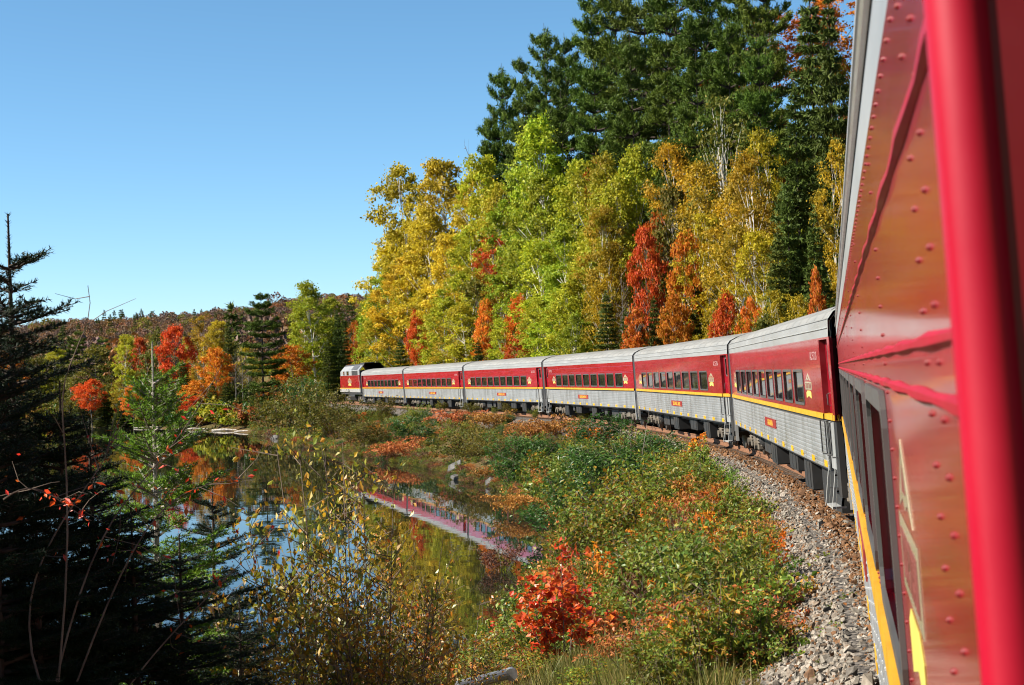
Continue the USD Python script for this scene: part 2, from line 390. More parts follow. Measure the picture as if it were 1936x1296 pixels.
SHORE = Polygon([(-300, -200), (-16, -60), (-16, 6), (-10, 13), (-5.2, 19), (-2.2, 26), (-0.5, 33), (0.8, 44), (1.6, 54), (1.8, 63), (0.9, 70), (0.0, 77), (-0.3, 84), (-1.9, 90), (-3.8, 96), (-4.6, 104),
                 (-7.0, 112), (-9.6, 120), (-13.5, 131), (-16.5, 142), (-21, 152), (-24, 166), (-26, 177), (-30, 186), (-37, 207), (-48, 224), (-60, 244), (-76, 262), (-110, 300), (-200, 330), (-500, 340), (-500, -200)])
shapely.prepare(SHORE)
_edge = SHORE.exterior
_ring = np.array([_edge.interpolate(d).coords[0] for d in np.arange(0, _edge.length, 0.5)])
_ringtree = cKDTree(_ring)


def shore(x, y):
    """Distance from the waterline, positive on land."""
    x, y = np.ravel(x), np.ravel(y)
    d = _ringtree.query(np.column_stack([x, y]))[0]
    return np.where(shapely.contains_xy(SHORE, x, y), -d, d)


_AZ = [-0.62, -0.42, -0.32, -0.29, -0.25, -0.20, -0.17, -0.14, -0.115, -0.09, 0.0, 0.2]
_EL = [0.030, 0.037, 0.042, 0.046, 0.0455, 0.0475, 0.050, 0.0545, 0.0565, 0.054, 0.05, 0.04]


def height(x, y):
    shp = np.shape(x)
    x, y = np.ravel(np.asarray(x, float)), np.ravel(np.asarray(y, float))
    u, s = lateral(x, y)
    d = shore(x, y)
    n1 = meshkit.fbm(np.column_stack([x * 0.35, y * 0.35, 0 * x]), 3, 3) - 0.5
    n2 = meshkit.fbm(np.column_stack([x * 0.05, y * 0.05, 0 * x + 7]), 3, 5) - 0.5
    # lake side
    w = np.maximum(u - 3.0, 0)
    land = LAKE + 2.45 * (np.maximum(d, 0) / (np.maximum(d, 0) + w + 1e-6)) ** 0.85 + 0.25 * n1 * np.clip(d, 0, 1)
    far = np.clip((np.hypot(x, y) - 215) / 60, 0, 1) * np.clip((u - 20) / 30, 0, 1)
    land = land * (1 - far) + far * (LAKE + 0.25 + 2.6 * (1 - np.exp(-np.maximum(d, 0) / 25)) + 1.0 * n2)
    bed = LAKE - np.minimum(2.0, 0.02 + 0.35 * np.maximum(-d, 0))
    left = np.where(d > 0, land, bed)
    # formation and ballast shoulder
    top = np.interp(u, [-4.5, -3.3, -2.1, -1.8, 1.7, 3.0], [-0.95, -0.85, -0.27, -0.25, -0.25, -0.98]) + 0.05 * n1
    # hill on the right
    b = -u
    amp = np.interp(s, [0, S_NEAR + 165, S_NEAR + 200, S_NEAR + 240], [1, 1, 0.5, 0.18])
    hill = amp * (0.82 * np.clip(b - 4.2, 0, 27) + 0.38 * np.clip(b - 31.2, 0, 30) + 0.05 * np.clip(b - 60, 0, 200)) - 0.95 + 1.6 * n2 * np.clip((b - 5) / 10, 0, 1) + 0.5 * n1 * np.clip((b - 5) / 3, 0, 1)
    h = np.where(u > 3.0, left, np.where(u < -4.2, hill, top))
    # far ridge
    r = np.hypot(x, y)
    ridge = (np.interp(x / np.maximum(y, 1), _AZ, _EL) * 1500 + 3 - 17) * np.exp(-((y - 1500) / 520.0) ** 2)
    ridge *= 1 + 0.10 * (meshkit.fbm(np.column_stack([x * 0.006, y * 0.006, 0 * x]), 3, 9) - 0.5)
    w = np.clip((r - 300) / 250, 0, 1) * (y > 100)
    h = h * (1 - w) + w * (1.0 + 2.0 * n2 + ridge)
    return h.reshape(shp)


def axis(fine0, fine1, step, lo, hi, k=1.13):
    mid = list(np.arange(fine0, fine1 + 1e-6, step))
    a, st = fine1, step
    while a < hi:
        st *= k; a += st; mid.append(a)
    a, st = fine0, step
    while a > lo:
        st *= k; a -= st; mid.insert(0, a)
    return np.array(mid)


def ground_sheet():
    gx, gy = axis(-32, 32, 0.8, -3200, 3200), axis(-10, 215, 0.8, -1500, 4200, 1.08)
    X, Y = np.meshgrid(gx, gy, indexing="xy")
    Z = height(X, Y)
    v = np.column_stack([X.ravel(), Y.ravel(), Z.ravel()])
    i, j = np.meshgrid(np.arange(len(gy) - 1), np.arange(len(gx) - 1), indexing="ij")
    k = i * len(gx) + j
    q = np.stack([k, k + 1, k + 1 + len(gx), k + len(gx)], -1).reshape(-1, 4)
    return v, np.vstack([q[:, [0, 1, 2]], q[:, [0, 2, 3]]])


ground_mat = looks("ground", {
    "g": ("geometry", {}), "n": ("noise_texture", {"scale": 0.6, "detail": 8.0, "roughness": 0.65}), "n2": ("noise_texture", {"scale": 5.0, "detail": 8.0, "roughness": 0.7}),
    "r": ("rgb_ramp", {"ramp": [(0.3, (0.05, 0.045, 0.018)), (0.45, (0.10, 0.06, 0.025)), (0.6, (0.09, 0.085, 0.03)), (0.75, (0.15, 0.085, 0.03))]}),
    "r2": ("rgb_ramp", {"ramp": [(0.3, (0.45, 0.42, 0.4)), (0.7, (1.2, 1.15, 1.1))]}), "m": ("mix_color", {"blend_type": "multiply", "fac": 1.0}),
    "b": ("bump", {"strength": 1.0, "distance": 0.15}), "p": ("principled_bsdf", {"roughness": 0.95, "specular_ior_level": 0.1})},
    [("g.position", "n.vector"), ("g.position", "n2.vector"), ("n.fac", "r.fac"), ("n2.fac", "r2.fac"), ("r.color", "m.a"), ("r2.color", "m.b"), ("m.result", "p.base_color"), ("n2.fac", "b.height"), ("b.normal", "p.normal")])
obj("ground", ground_sheet(), ground_mat, smooth=True, kind="structure")

water_mat = looks("lake_water", {
    "g": ("geometry", {}), "m": ("mapping", {"scale": (1.0, 1.0, 1.0)}), "n": ("noise_texture", {"scale": 0.45, "detail": 2.0, "roughness": 0.5}),
    "n2": ("noise_texture", {"scale": 3.5, "detail": 2.0}), "a": ("math", {"math_type": "multiply_add", "value2": 0.12}),
    "b": ("bump", {"strength": 0.024, "distance": 0.12}),
    "p": ("principled_bsdf", {"base_color": (0.006, 0.007, 0.005), "roughness": 0.015, "ior": 1.333, "specular_ior_level": 0.5})},
    [("g.position", "m.vector"), ("m.vector", "n.vector"), ("m.vector", "n2.vector"), ("n2.fac", "a.value1"), ("n.fac", "a.value3"), ("a.value", "b.height"), ("b.normal", "p.normal")])
obj("lake", (np.array([(-900, -400, LAKE), (40, -400, LAKE), (40, 420, LAKE), (-900, 420, LAKE)], float), np.array([[0, 1, 2, 3]])), water_mat, kind="structure")

# ballast bed: a sheet over the formation, then its stones
_bs = np.arange(S_NEAR - 40, S_NEAR + 215, 1.0)
_bu = np.array([-3.2, -2.2, -1.6, 0, 1.6, 2.0, 2.6, 3.15])
_bz = np.array([-0.80, -0.24, -0.195, -0.195, -0.195, -0.30, -0.68, -1.02])


def ballast_z(u, s=None):
    return np.interp(u, _bu, _bz) + 0.046 * (0.75 - np.clip(u, -2, 2.0)) * (np.abs(u) < 2.0)


_g = np.array([[*beside(s, np.array(u)), z + 0.046 * (0.75 - u) * (abs(u) < 2.0)] for s in _bs for u, z in zip(_bu, _bz)])
_i, _j = np.meshgrid(np.arange(len(_bs) - 1), np.arange(len(_bu) - 1), indexing="ij")
_k = (_i * len(_bu) + _j).ravel()[:, None]
ballast_mat = looks("ballast", {
    "g": ("geometry", {}), "v": ("voronoi_texture", {"scale": 13.0}), "n": ("noise_texture", {"scale": 1.2, "detail": 4.0}),
    "r": ("rgb_ramp", {"ramp": [(0.0, (0.03, 0.026, 0.022)), (0.5, (0.07, 0.06, 0.05)), (1.0, (0.12, 0.105, 0.09))]}), "bw": ("separate_color", {}),
    "b": ("bump", {"strength": 1.0, "distance": 0.06, "invert": True}), "p": ("principled_bsdf", {"roughness": 0.9, "specular_ior_level": 0.2})},
    [("g.position", "v.vector"), ("v.color", "bw.color"), ("bw.r", "r.fac"), ("r.color", "p.base_color"), ("v.distance", "b.height"), ("b.normal", "p.normal")])
obj("ballast_bed", (_g, np.hstack([_k, _k + 1, _k + 1 + len(_bu), _k + len(_bu)])), ballast_mat, kind="structure")


def quat_z(a):
    return np.column_stack([np.cos(a / 2), 0 * a, 0 * a, np.sin(a / 2)])


def quat_rand(rng, n):
    q = rng.normal(size=(n, 4))
    return q / np.linalg.norm(q, axis=1, keepdims=True)


def instancer(name, protos, pos, quat, scale, which, parent=None, label=None, cat=None, kind="stuff"):
    """Many small copies of a few meshes as one object. protos: list of lists of (part name, mesh, material)."""
    base = str(at(parent).GetPath()) if parent is not None else "/World"
    pi = UsdGeom.PointInstancer.Define(stage, numbered(f"{base}/{name}"))
    path = str(pi.GetPath())
    targets = []
    for k, parts in enumerate(protos):
        root = UsdGeom.Xform.Define(stage, f"{path}/form_{k:03d}")
        for nm, mesh, mat in parts:
            tones(usdkit.mesh(stage, f"{root.GetPath()}/{nm}", mesh, mat), mesh)
        targets.append(root.GetPath())
    pi.CreatePrototypesRel().SetTargets(targets)
    pi.CreateProtoIndicesAttr(Vt.IntArray.FromNumpy(np.asarray(which, np.int32)))
    pi.CreatePositionsAttr(Vt.Vec3fArray.FromNumpy(np.asarray(pos, np.float32)))
    q = np.asarray(quat, np.float32)
    pi.CreateOrientationsAttr(Vt.QuathArray([Gf.Quath(float(a), float(b), float(c), float(d)) for a, b, c, d in q]))
    sc = np.asarray(scale, np.float32)
    pi.CreateScalesAttr(Vt.Vec3fArray.FromNumpy(np.repeat(sc[:, None], 3, 1) if sc.ndim == 1 else sc))
    tag(pi, label, cat, None, kind)
    return pi


def stone(rng):
    p = unit(rng.normal(size=(11, 3))) * rng.uniform(0.75, 1.0, (11, 1)) * [1.0, 0.8, 0.62]
    m = trimesh.convex.convex_hull(p)
    return np.array(m.vertices), np.array(m.faces)


def stone_mat(name, cols):
    return looks(name, {"o": ("object_info", {}), "r": ("rgb_ramp", {"ramp": [(i / (len(cols) - 1), c) for i, c in enumerate(cols)]}), "tc": ("texture_coordinate", {}), "n": ("noise_texture", {"scale": 3.0, "detail": 4.0}),
                        "r2": ("rgb_ramp", {"ramp": [(0.35, (0.65, 0.62, 0.6)), (0.65, (1.15, 1.12, 1.1))]}), "m": ("mix_color", {"blend_type": "multiply", "fac": 1.0}), "p": ("principled_bsdf", {"roughness": 0.85, "specular_ior_level": 0.25})},
                 [("o.random", "r.fac"), ("tc.object", "n.vector"), ("n.fac", "r2.fac"), ("r.color", "m.a"), ("r2.color", "m.b"), ("m.result", "p.base_color")])


_rg = np.random.default_rng(11)
_stones = [stone(_rg) for _ in range(6)]
_sm1 = stone_mat("ballast_stone", [(0.055, 0.05, 0.043), (0.15, 0.136, 0.113), (0.22, 0.20, 0.165), (0.12, 0.088, 0.06), (0.30, 0.277, 0.24)])
_sm2 = stone_mat("ballast_stone_rusty", [(0.06, 0.03, 0.014), (0.15, 0.07, 0.026), (0.10, 0.055, 0.028), (0.20, 0.10, 0.04)])
_n = 80000
_ss = S_NEAR + 4 + 85 * _rg.uniform(0, 1, _n) ** 1.5
_uu = _rg.uniform(1.25, 3.4, _n)
_xy = beside(_ss, _uu)
_z = ballast_z(_uu)
_z = np.where(_uu > 3.1, height(_xy[:, 0], _xy[:, 1]), _z)
_rust = _rg.uniform(0, 1, _n) < np.clip((1.95 - _uu) / 0.5, 0.13, 0.85)
_sc = np.exp(_rg.normal(0, 0.36, _n)) * 0.038
instancer("ballast_stones", [[("stone", m, _sm1)] for m in _stones] + [[("stone", m, _sm2)] for m in _stones], np.column_stack([_xy, _z + 0.3 * _sc]), quat_rand(_rg, _n), _sc,
          _rg.integers(0, 6, _n) + 6 * _rust, label="pale crushed stone ballast sloping down beside the rails", cat="gravel")

# rails and sleepers: one thing
track = thing("railway_track", "curved railway track with rusty rails and dark wooden sleepers under the train", "track")


def rail_at(u0):
    prof = [(-0.035, 0), (0.035, 0), (0.035, -0.04), (0.010, -0.05), (0.010, -0.15), (0.07, -0.165), (0.07, -0.18), (-0.07, -0.18), (-0.07, -0.165), (-0.010, -0.15), (-0.010, -0.05), (-0.035, -0.04)]
    ss = np.arange(S_NEAR - 20, S_NEAR + 225, 1.5)
    v = np.vstack([np.column_stack([beside(np.full(len(prof), s), u0 + np.array([p[0] for p in prof])), np.array([p[1] for p in prof]) + BANK * (0.75 - u0)]) for s in ss])
    n = len(prof)
    i, j = np.meshgrid(np.arange(len(ss) - 1), np.arange(n), indexing="ij")
    q = np.stack([i * n + j, i * n + (j + 1) % n, (i + 1) * n + (j + 1) % n, (i + 1) * n + j], -1).reshape(-1, 4)
    return v, q


for u0 in (0.7525, -0.7525):
    obj("rail", rail_at(u0), M["rail_rust"], track)
_tp = None
for k in range(295):
    s = S_NEAR + 6 + 0.56 * k
    p, t = TRACK(s), unit(TRACK(s, 1))
    jit = _rg.normal(0, 0.05, 3)
    a = math.atan2(t[1], t[0]) + jit[0] * 0.3
    mtx = Gf.Matrix4d().SetRotate(Gf.Rotation(Gf.Vec3d(0, 0, 1), math.degrees(a)))
    mtx.SetTranslateOnly(Gf.Vec3d(float(p[0]), float(p[1]), 0.0))
    if _tp is None:
        tv, tf = bevel_box(-0.115, 0.115, -1.3, 1.38, -0.36, -0.182, 0.012)
        tv[:, 2] += BANK * (0.75 - tv[:, 1])
        tie = obj("sleeper", (tv, tf), M["tie"], track)
        _tp = tie.GetPath()
        UsdGeom.Xformable(tie).AddTransformOp().Set(mtx)
    else:
        q = UsdGeom.Mesh.Define(stage, numbered(f"{track.GetPath()}/sleeper"))
        q.GetPrim().GetReferences().AddInternalReference(_tp)
        q.GetPrim().GetAttribute("xformOp:transform").Set(mtx)
# ------------------------------------------------------------------ the train
ZR, ZY, ZS, ZT = 3.311, 1.966, 0.941, 4.01


def car_matrix(A, B):
    t2 = unit(B - A)
    t = np.array([t2[0], t2[1], 0]); n = np.array([-t2[1], t2[0], 0]); z = np.array([0, 0, 1.0])
    c, s = math.cos(BANK), math.sin(BANK)
    m = np.eye(4)
    m[:3, 0], m[:3, 1], m[:3, 2] = t, n * c - z * s, n * s + z * c
    m[:3, 3] = (A[0], A[1], 0.75 * s)
    return m


def dome(r, h, n=6):
    a = np.arange(n) * 2 * np.pi / n
    ring = np.column_stack([r * np.cos(a), 0 * a, r * np.sin(a)])
    mid = np.column_stack([0.7 * r * np.cos(a + 0.2), 0 * a + h * 0.75, 0.7 * r * np.sin(a + 0.2)])
    v = np.vstack([ring, mid, [[0, h, 0]]])
    f = [[i, (i + 1) % n, n + (i + 1) % n] for i in range(n)] + [[i, n + (i + 1) % n, n + i] for i in range(n)] + [[n + i, n + (i + 1) % n, 2 * n] for i in range(n)]
    return v, np.array(f)


def stamp(base, pts):
    v, f = base
    pts = np.asarray(pts, float)
    V = (v[None] + pts[:, None]).reshape(-1, 3)
    F = (f[None] + (np.arange(len(pts)) * len(v))[:, None, None]).reshape(-1, 3)
    return V, F


def letters(text, h, x_right_reading, z0, y, width=None, bold=False):
    """Lettering on the lake side, read from far end to near end: returns a mesh centred at x."""
    m = meshkit.text_mesh(text, h, 0.004, bold)
    v = np.array(m.vertices)
    v[:, 2] *= 0.3
    w = v[:, 0].max()
    if width:
        v[:, 0] *= width / w
        w = width
    return np.column_stack([x_right_reading + w / 2 - v[:, 0], y + v[:, 2], z0 + v[:, 1]]), np.array(m.faces)


def emblem(root, xc, w, z0, h, y, th=0.004):
    e = obj("emblem", poly_plate(Polygon([(xc - w / 2, z0 + h * .34), (xc + w / 2, z0 + h * .34), (xc + w / 2, z0 + h * .66), (xc - w / 2, z0 + h * .66)]), y, y + th), M["cream"], root)
    obj("peak", poly_plate(Polygon([(xc - w * .36, z0 + h * .70), (xc - w * .12, z0 + h * .76), (xc, z0 + h * .72), (xc + w * .12, z0 + h * .76), (xc + w * .36, z0 + h * .70), (xc + w * .2, z0 + h * .84), (xc, z0 + h)]), y, y + th), M["cream"], e)
    obj("peak_shade", poly_plate(Polygon([(xc - w * .1, z0 + h * .79), (xc + w * .1, z0 + h * .79), (xc, z0 + h * .90)]), y + th + 0.0004, y + th + 0.0008), M["brown"], e)  # brown mark printed inside the peak
    obj("ribbon", poly_plate(Polygon([(xc - w * .36, z0), (xc, z0 + h * .10), (xc + w * .36, z0), (xc + w * .36, z0 + h * .22), (xc + w * .2, z0 + h * .30), (xc - w * .2, z0 + h * .30), (xc - w * .36, z0 + h * .22)]), y, y + th), M["lime"], e)
    obj("emblem_text", letters("TOUR TRAIN", h * .2, xc, z0 + h * .40, y + th + 0.0004, w * .84, True), M["brown"], e)


def bogie(root, xc):
    mb = MB()
    mb.add(bevel_box(xc - 1.75, xc + 1.75, 0.98, 1.12, 0.42, 0.62, 0.03)).add(bevel_box(xc - 1.75, xc + 1.75, -1.12, -0.98, 0.42, 0.62, 0.03))
    mb.add(bevel_box(xc - 0.28, xc + 0.28, -1.15, 1.18, 0.45, 0.86, 0.03))
    mb.add(boxm(xc - 1.7, xc - 1.5, -1.1, 1.1, 0.5, 0.62)).add(boxm(xc + 1.5, xc + 1.7, -1.1, 1.1, 0.5, 0.62))
    b = obj("bogie", mb.mesh(), M["dirty"], root)
    for x in (xc - 1.25, xc + 1.25):
        m = MB()
        m.add(bevel_box(x - 0.2, x + 0.2, 1.0, 1.2, 0.3, 0.66, 0.04))
        a = np.arange(10) * 2 * np.pi / 10
        m.add(tube([(x, 1.19, 0.46), (x, 1.28, 0.46)], 0.13, 10))
        obj("axle_box", m.mesh(), M["dirty"], b)
        for dx in (-0.33, 0.33):
            n = 28
            th = np.linspace(0, 2 * np.pi * 3.5, n)
            obj("spring", tube(np.column_stack([x + dx + 0.09 * np.cos(th), 1.1 + 0.09 * np.sin(th), np.linspace(0.5, 0.84, n)]), 0.022, 4), M["dirty"], b)
        for sy in (1, -1):
            m = MB()
            m.add(tube([(x, sy * 0.69, 0.46), (x, sy * 0.70, 0.46), (x, sy * 0.82, 0.46), (x, sy * 0.83, 0.46)], [0.40, 0.455, 0.455, 0.40], 24))
            m.add(tube([(x, sy * 0.64, 0.46), (x, sy * 0.69, 0.46)], [0.5, 0.5], 24))
            obj("wheel", m.mesh(), M["wheel"], b)


def coach(k, A, B, door_near, plate, number, label, windows_from=None, open_door=False, fine=0):
    L = float(np.linalg.norm(B - A))
    root = thing("passenger_coach", label, "coach", "red and grey coaches of the curving train", matrix=car_matrix(A, B))
    X = (lambda d: d) if door_near else (lambda d: L - d)
    sgn = 1 if door_near else -1
    d0, d1 = (0.25, 1.75 if open_door else 1.42)
    if open_door:
        d0, d1 = 0.10, 2.24
    wall = box(0.0, ZY + 0.001, L, ZR)
    door_hole = box(d0, ZY - 0.1, d1, ZR - 0.035)
    holes = [door_hole]
    wins = []
    for i in range(9):
        c = L * (0.2035 + 0.0835 * i) - (0.10 if open_door else 0)
        wins.append((c - 0.82, 2.075, c + 0.82, 2.73))
    if k == 2:
        wins = wins
    for w in wins:
        holes.append(rbox(*w, r=0.07))
    side = wall.difference(shapely.union_all(holes))
    body = obj("red_side", poly_plate(side, HW - 0.06, HW, X), M["red"], root)
    # beads along the wall
    mb = MB()
    for z, r in ((3.115, 0.008 + 0.003 * (fine > 1)), (2.846, 0.007 + 0.003 * (fine > 1)), (2.780, 0.007 + 0.003 * (fine > 1))):
        for a0, a1 in ((d1 + 0.06, L - 0.02),):
            npt = int((a1 - a0) / (0.2 if fine > 1 else 3)) + 2
            dd = np.linspace(a0, a1, npt)
            rr = r * (1 + (0.25 * np.sin(dd * 9 + z * 40) * (fine > 1)))
            mb.add(tube(np.column_stack([X(dd), np.full(npt, HW), np.full(npt, z)]), rr, 7))
    obj("seam_bead", mb.mesh(), M["red_trim"] if fine > 1 else M["red"], body, smooth=50)
    # windows
    for w in wins:
        out, inn = rbox(w[0] - 0.03, w[1] - 0.03, w[2] + 0.03, w[3] + 0.03, 0.085), rbox(w[0] + 0.02, w[1] + 0.02, w[2] - 0.02, w[3] - 0.02, 0.06)
        f = obj("window", poly_plate(out.difference(inn), HW + 0.001, HW + 0.014, X), M["frame"], root)
        obj("pane", poly_plate(rbox(w[0] + 0.005, w[1] + 0.005, w[2] - 0.005, w[3] - 0.005, 0.065), HW - 0.032, HW - 0.022, X), M["glass"], f)
    # the dark inside behind doorway and panes
    obj("interior", boxm(0.08 if not open_door else 2.4, L - 0.08, -HW + 0.12, HW - 0.30, 1.0, 3.28), M["interior"], root)
    # belt stripe
    st = [(HW - 0.07, ZY), (HW + 0.020, ZY - 0.004), (HW + 0.024, ZY - 0.10), (HW - 0.07, ZY - 0.105)]
    sx = sorted((float(X(d1)), float(X(L))))
    stripe = obj("belt_stripe", loft(st, *sx), M["yellow"], root)
    if not open_door:
        for a, b in ((d0, d1), (0, d0 - 0.002)):
            q = sorted((float(X(a + 0.03)), float(X(b - 0.03))))
            obj("stripe_piece", loft([(y - 0.02, z) for y, z in st], *q), M["yellow"], stripe)
    # fluted lower side
    prof, z, n = [(HW - 0.085, ZY - 0.172), (HW - 0.02, ZY - 0.172)], ZY - 0.118, 10
    pitch = (ZY - 0.18 - ZS) / n
    for i in range(n):
        zt = ZY - 0.18 - i * pitch
        prof += [(HW - 0.018, zt - 0.004), (HW - 0.008, zt - pitch * 0.12), (HW - 0.008, zt - pitch * 0.72), (HW - 0.018, zt - pitch * 0.84)]
    prof += [(HW - 0.03, ZS + 0.002), (HW - 0.085, ZS)]
    sx = sorted((float(X(d1 + 0.0)), float(X(L - 0.1))))
    obj("belt_groove", boxm(*sx, HW - 0.085, HW - 0.035, ZY - 0.168, ZY - 0.106), M["frame"], root)  # groove under the stripe, its floor coloured dark for the shade there
    obj("fluted_skirt", loft(prof, *sx), M["steel"], root)
    # the other side, floor, ends
    mb = MB()
    mb.add(boxm(0, L, -HW, -HW + 0.06, ZY, ZR)).add(boxm(0.25, L - 0.1, -HW, -HW + 0.05, ZS, ZY - 0.12))
    obj("far_side", mb.mesh(), M["red"], root)
    obj("floor", boxm(0.1, L - 0.1, -HW + 0.08, HW - 0.085, ZS - 0.05, ZS + 0.05), M["black"], root)
    # roof
    half = [(HW, ZR + 0.001), (HW - 0.012, 3.60), (HW - 0.03, 3.625), (1.40, 3.74), (1.15, 3.855), (0.85, 3.93), (0.45, 3.985), (0.0, ZT)]
    roof_prof = half + [(-y, zz) for y, zz in half[::-1][1:]]
    arch = roof_prof[2:-2]
    rf = obj("roof", loft([(HW - 0.03, 3.58)] + arch + [(-HW + 0.03, 3.58)], 0.0, L), M["roof"], root)
    obj("letterboard", loft([(HW, ZR + 0.001), (HW - 0.012, 3.60), (HW - 0.03, 3.62), (HW - 0.09, 3.62), (HW - 0.06, ZR + 0.001)], 0.0, L), M["grey"], root)
    obj("letterboard", loft([(-HW, ZR + 0.001), (-HW + 0.012, 3.60), (-HW + 0.03, 3.62), (-HW + 0.09, 3.62), (-HW + 0.06, ZR + 0.001)], 0.0, L), M["grey"], root)
    mb = MB()
    mb.add(tube([(0.05, HW + 0.002, 3.465), (L - 0.05, HW + 0.002, 3.465)], 0.011, 6))
    obj("drip_rail", mb.mesh(), M["bright"], rf)
    mb = MB()
    mb.add(boxm(0.02, L - 0.02, HW - 0.035, HW - 0.004, 3.614, 3.632))
    obj("gutter", mb.mesh(), M["grey"], rf)
    mb = MB()
    for x in np.arange(0.9, L, 1.25):
        mb.add(loft([(y, zz + 0.001) for y, zz in arch] + [(y, zz + 0.012) for y, zz in arch[::-1]], x, x + 0.035))
    obj("roof_batten", mb.mesh(), M["roof"], rf, kind=None)
    # ends
    endp = [(HW - 0.002, ZY - 0.1)] + [(HW - 0.004, ZR)] + [(y - 0.02 * np.sign(y), zz - 0.02) for y, zz in half[1:]] + [(-y + 0.02, zz - 0.02) for y, zz in half[::-1][1:-1]] + [(-HW + 0.004, ZR), (-HW + 0.002, ZY - 0.1)]
    for xa, xb in ((0.0 - 0.03, -0.002), (L + 0.002, L + 0.03)):
        if not (open_door and xa < 1):
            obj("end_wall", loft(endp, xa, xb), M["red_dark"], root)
    # corner trims of the roof ends, white-edged
    for xa, xb in ((-0.034, 0.05), (L - 0.05, L + 0.034)):
        cap = half[:5]
        obj("roof_end_trim", loft([(y + 0.008, zz + 0.004) for y, zz in cap] + [(y - 0.03, zz - 0.02) for y, zz in cap[::-1]], xa, xb), M["bright"], root)
    # diaphragm between coaches, at the far end
    dp = [(y * 0.985, zz - 0.03) for y, zz in roof_prof]
    dp = [(HW * 0.985, 0.72)] + dp + [(-HW * 0.985, 0.72)]
    slim = [(y * 0.3, zz - 0.35) for y, zz in dp]
    obj("diaphragm", loft(slim if k == 0 else dp, L + 0.031, L + 0.40), M["rubber"], root)
    if not open_door:
        obj("diaphragm", loft(slim if k == 1 else dp, -0.385, -0.031), M["rubber"], root)
    # corner strips: blind end
    xs = sorted((float(X(L - 0.10)), float(X(L - 0.012))))
    obj("corner_strip", boxm(*xs, HW - 0.09, HW + 0.004, 0.42, ZY - 0.12), M["bright"], root)
    # door, recessed, with its tall window
    if not open_door:
        pd = box(d0, ZY - 0.11, d1, ZR - 0.035).difference(rbox(0.56, 2.58, 1.06, 3.16, 0.05))
        dr = obj("door", poly_plate(pd, HW - 0.15, HW - 0.11, X), M["red"], root)
        obj("door_pane", poly_plate(rbox(0.565, 2.585, 1.055, 3.155, 0.05), HW - 0.14, HW - 0.13, X), M["glass"], dr)
        fr = rbox(0.53, 2.55, 1.09, 3.19, 0.07).difference(rbox(0.58, 2.60, 1.04, 3.14, 0.05))
        obj("door_window_frame", poly_plate(fr, HW - 0.109, HW - 0.098, X), M["frame"], dr)
        obj("handle", tube([(X(1.25), HW - 0.10, 2.1), (X(1.25), HW - 0.06, 2.12), (X(1.25), HW - 0.06, 2.3), (X(1.25), HW - 0.10, 2.32)], 0.010, 6), M["frame"], dr)
        for da, db in ((d0 - 0.005, d0 + 0.012), (d1 - 0.012, d1 + 0.005)):
            jm = boxm(*sorted((float(X(da)), float(X(db)))), HW - 0.15, HW - 0.004, ZY, ZR - 0.035)
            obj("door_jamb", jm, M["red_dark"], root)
    # boarding steps below the door
    mb = MB()
    tr = MB()
    sd0, sd1 = (0.42, 1.30)
    for dd in (sd0, sd1):
        pts = [(HW - 0.02, ZY - 0.13), (HW + 0.005, 1.0), (HW + 0.10, 0.34), (HW - 0.25, 0.34), (HW - 0.30, ZY - 0.13)]
        q = sorted((float(X(dd - 0.035)), float(X(dd + 0.035))))
        mb.add(loft([(HW - 0.03, ZY - 0.13), (HW + 0.012, ZY - 0.13), (HW + 0.02, 0.98), (HW + 0.12, 0.33), (HW + 0.055, 0.33), (HW - 0.02, 0.98)], *q))
    q = sorted((float(X(sd0 + 0.036)), float(X(sd1 - 0.036))))
    mb.add(boxm(*q, HW - 0.14, HW + 0.10, 0.335, 0.37))
    stp = obj("steps", mb.mesh(), M["bright"], root)
    tr.add(loft([(HW - 0.16, 0.98), (HW - 0.05, 0.375), (HW - 0.09, 0.375), (HW - 0.2, 0.98)], *q))
    obj("step_back", tr.mesh(), M["box"], stp)
    tr = MB()
    for zz in (0.62, 0.90):
        tr.add(boxm(*q, HW - 0.13, HW + 0.02, zz, zz + 0.03))
    obj("tread", tr.mesh(), M["box"], stp)
    obj("trap", boxm(*q, HW - 0.15, HW - 0.045, 0.99, ZY - 0.13), M["grey"], stp)
    obj("corner_post", boxm(*sorted((float(X(0.02)), float(X(sd0 - 0.038)))), HW - 0.12, HW - 0.02, 0.55, ZY - 0.125), M["box"], root)
    obj("sill_panel", boxm(*sorted((float(X(sd1 + 0.038)), float(X(d1 - 0.002)))), HW - 0.08, HW - 0.012, ZS, ZY - 0.125), M["steel"], root)
    for dd, out in ((1.52, 0.07), (0.95, 0.06), (0.22, 0.07)):
        if open_door and dd < 1.7:
            continue
        x = float(X(dd)); y = HW + out
        obj("grab_rail", tube([(x, HW - 0.01, ZY - 0.11), (x, y, ZY - 0.13), (x, y, 1.28), (x - sgn * 0.06, y, 1.24), (x - sgn * 0.10, HW - 0.01, 1.24)], 0.013, 6), M["rubber"], root)
    # reflectors, name plate, number, emblems
    for i in range(13):
        dd = d1 + 0.35 + (L - d1 - 0.9) * i / 12
        q = sorted((float(X(dd - 0.21)), float(X(dd + 0.21))))
        obj("reflector", boxm(*q, HW - 0.0075, HW - 0.001, 0.985, 1.10), M["reflector"], root)
    xc = float(X(L * 0.487))
    pl = obj("name_plate", boxm(xc - 1.45, xc + 1.45, HW - 0.0075, HW + 0.004, 1.335, 1.555), M["plate"], root)
    obj("plate_text", letters(plate, 0.135, xc, 1.378, HW + 0.0045, 2.0 if len(plate) > 6 else 1.35, True), M["gold"], pl)
    if not open_door:
        obj("number", letters(number, 0.15, float(X(L * 0.0945)), 2.93, HW + 0.0008, 1.0, False), M["text"], root, kind="stuff")
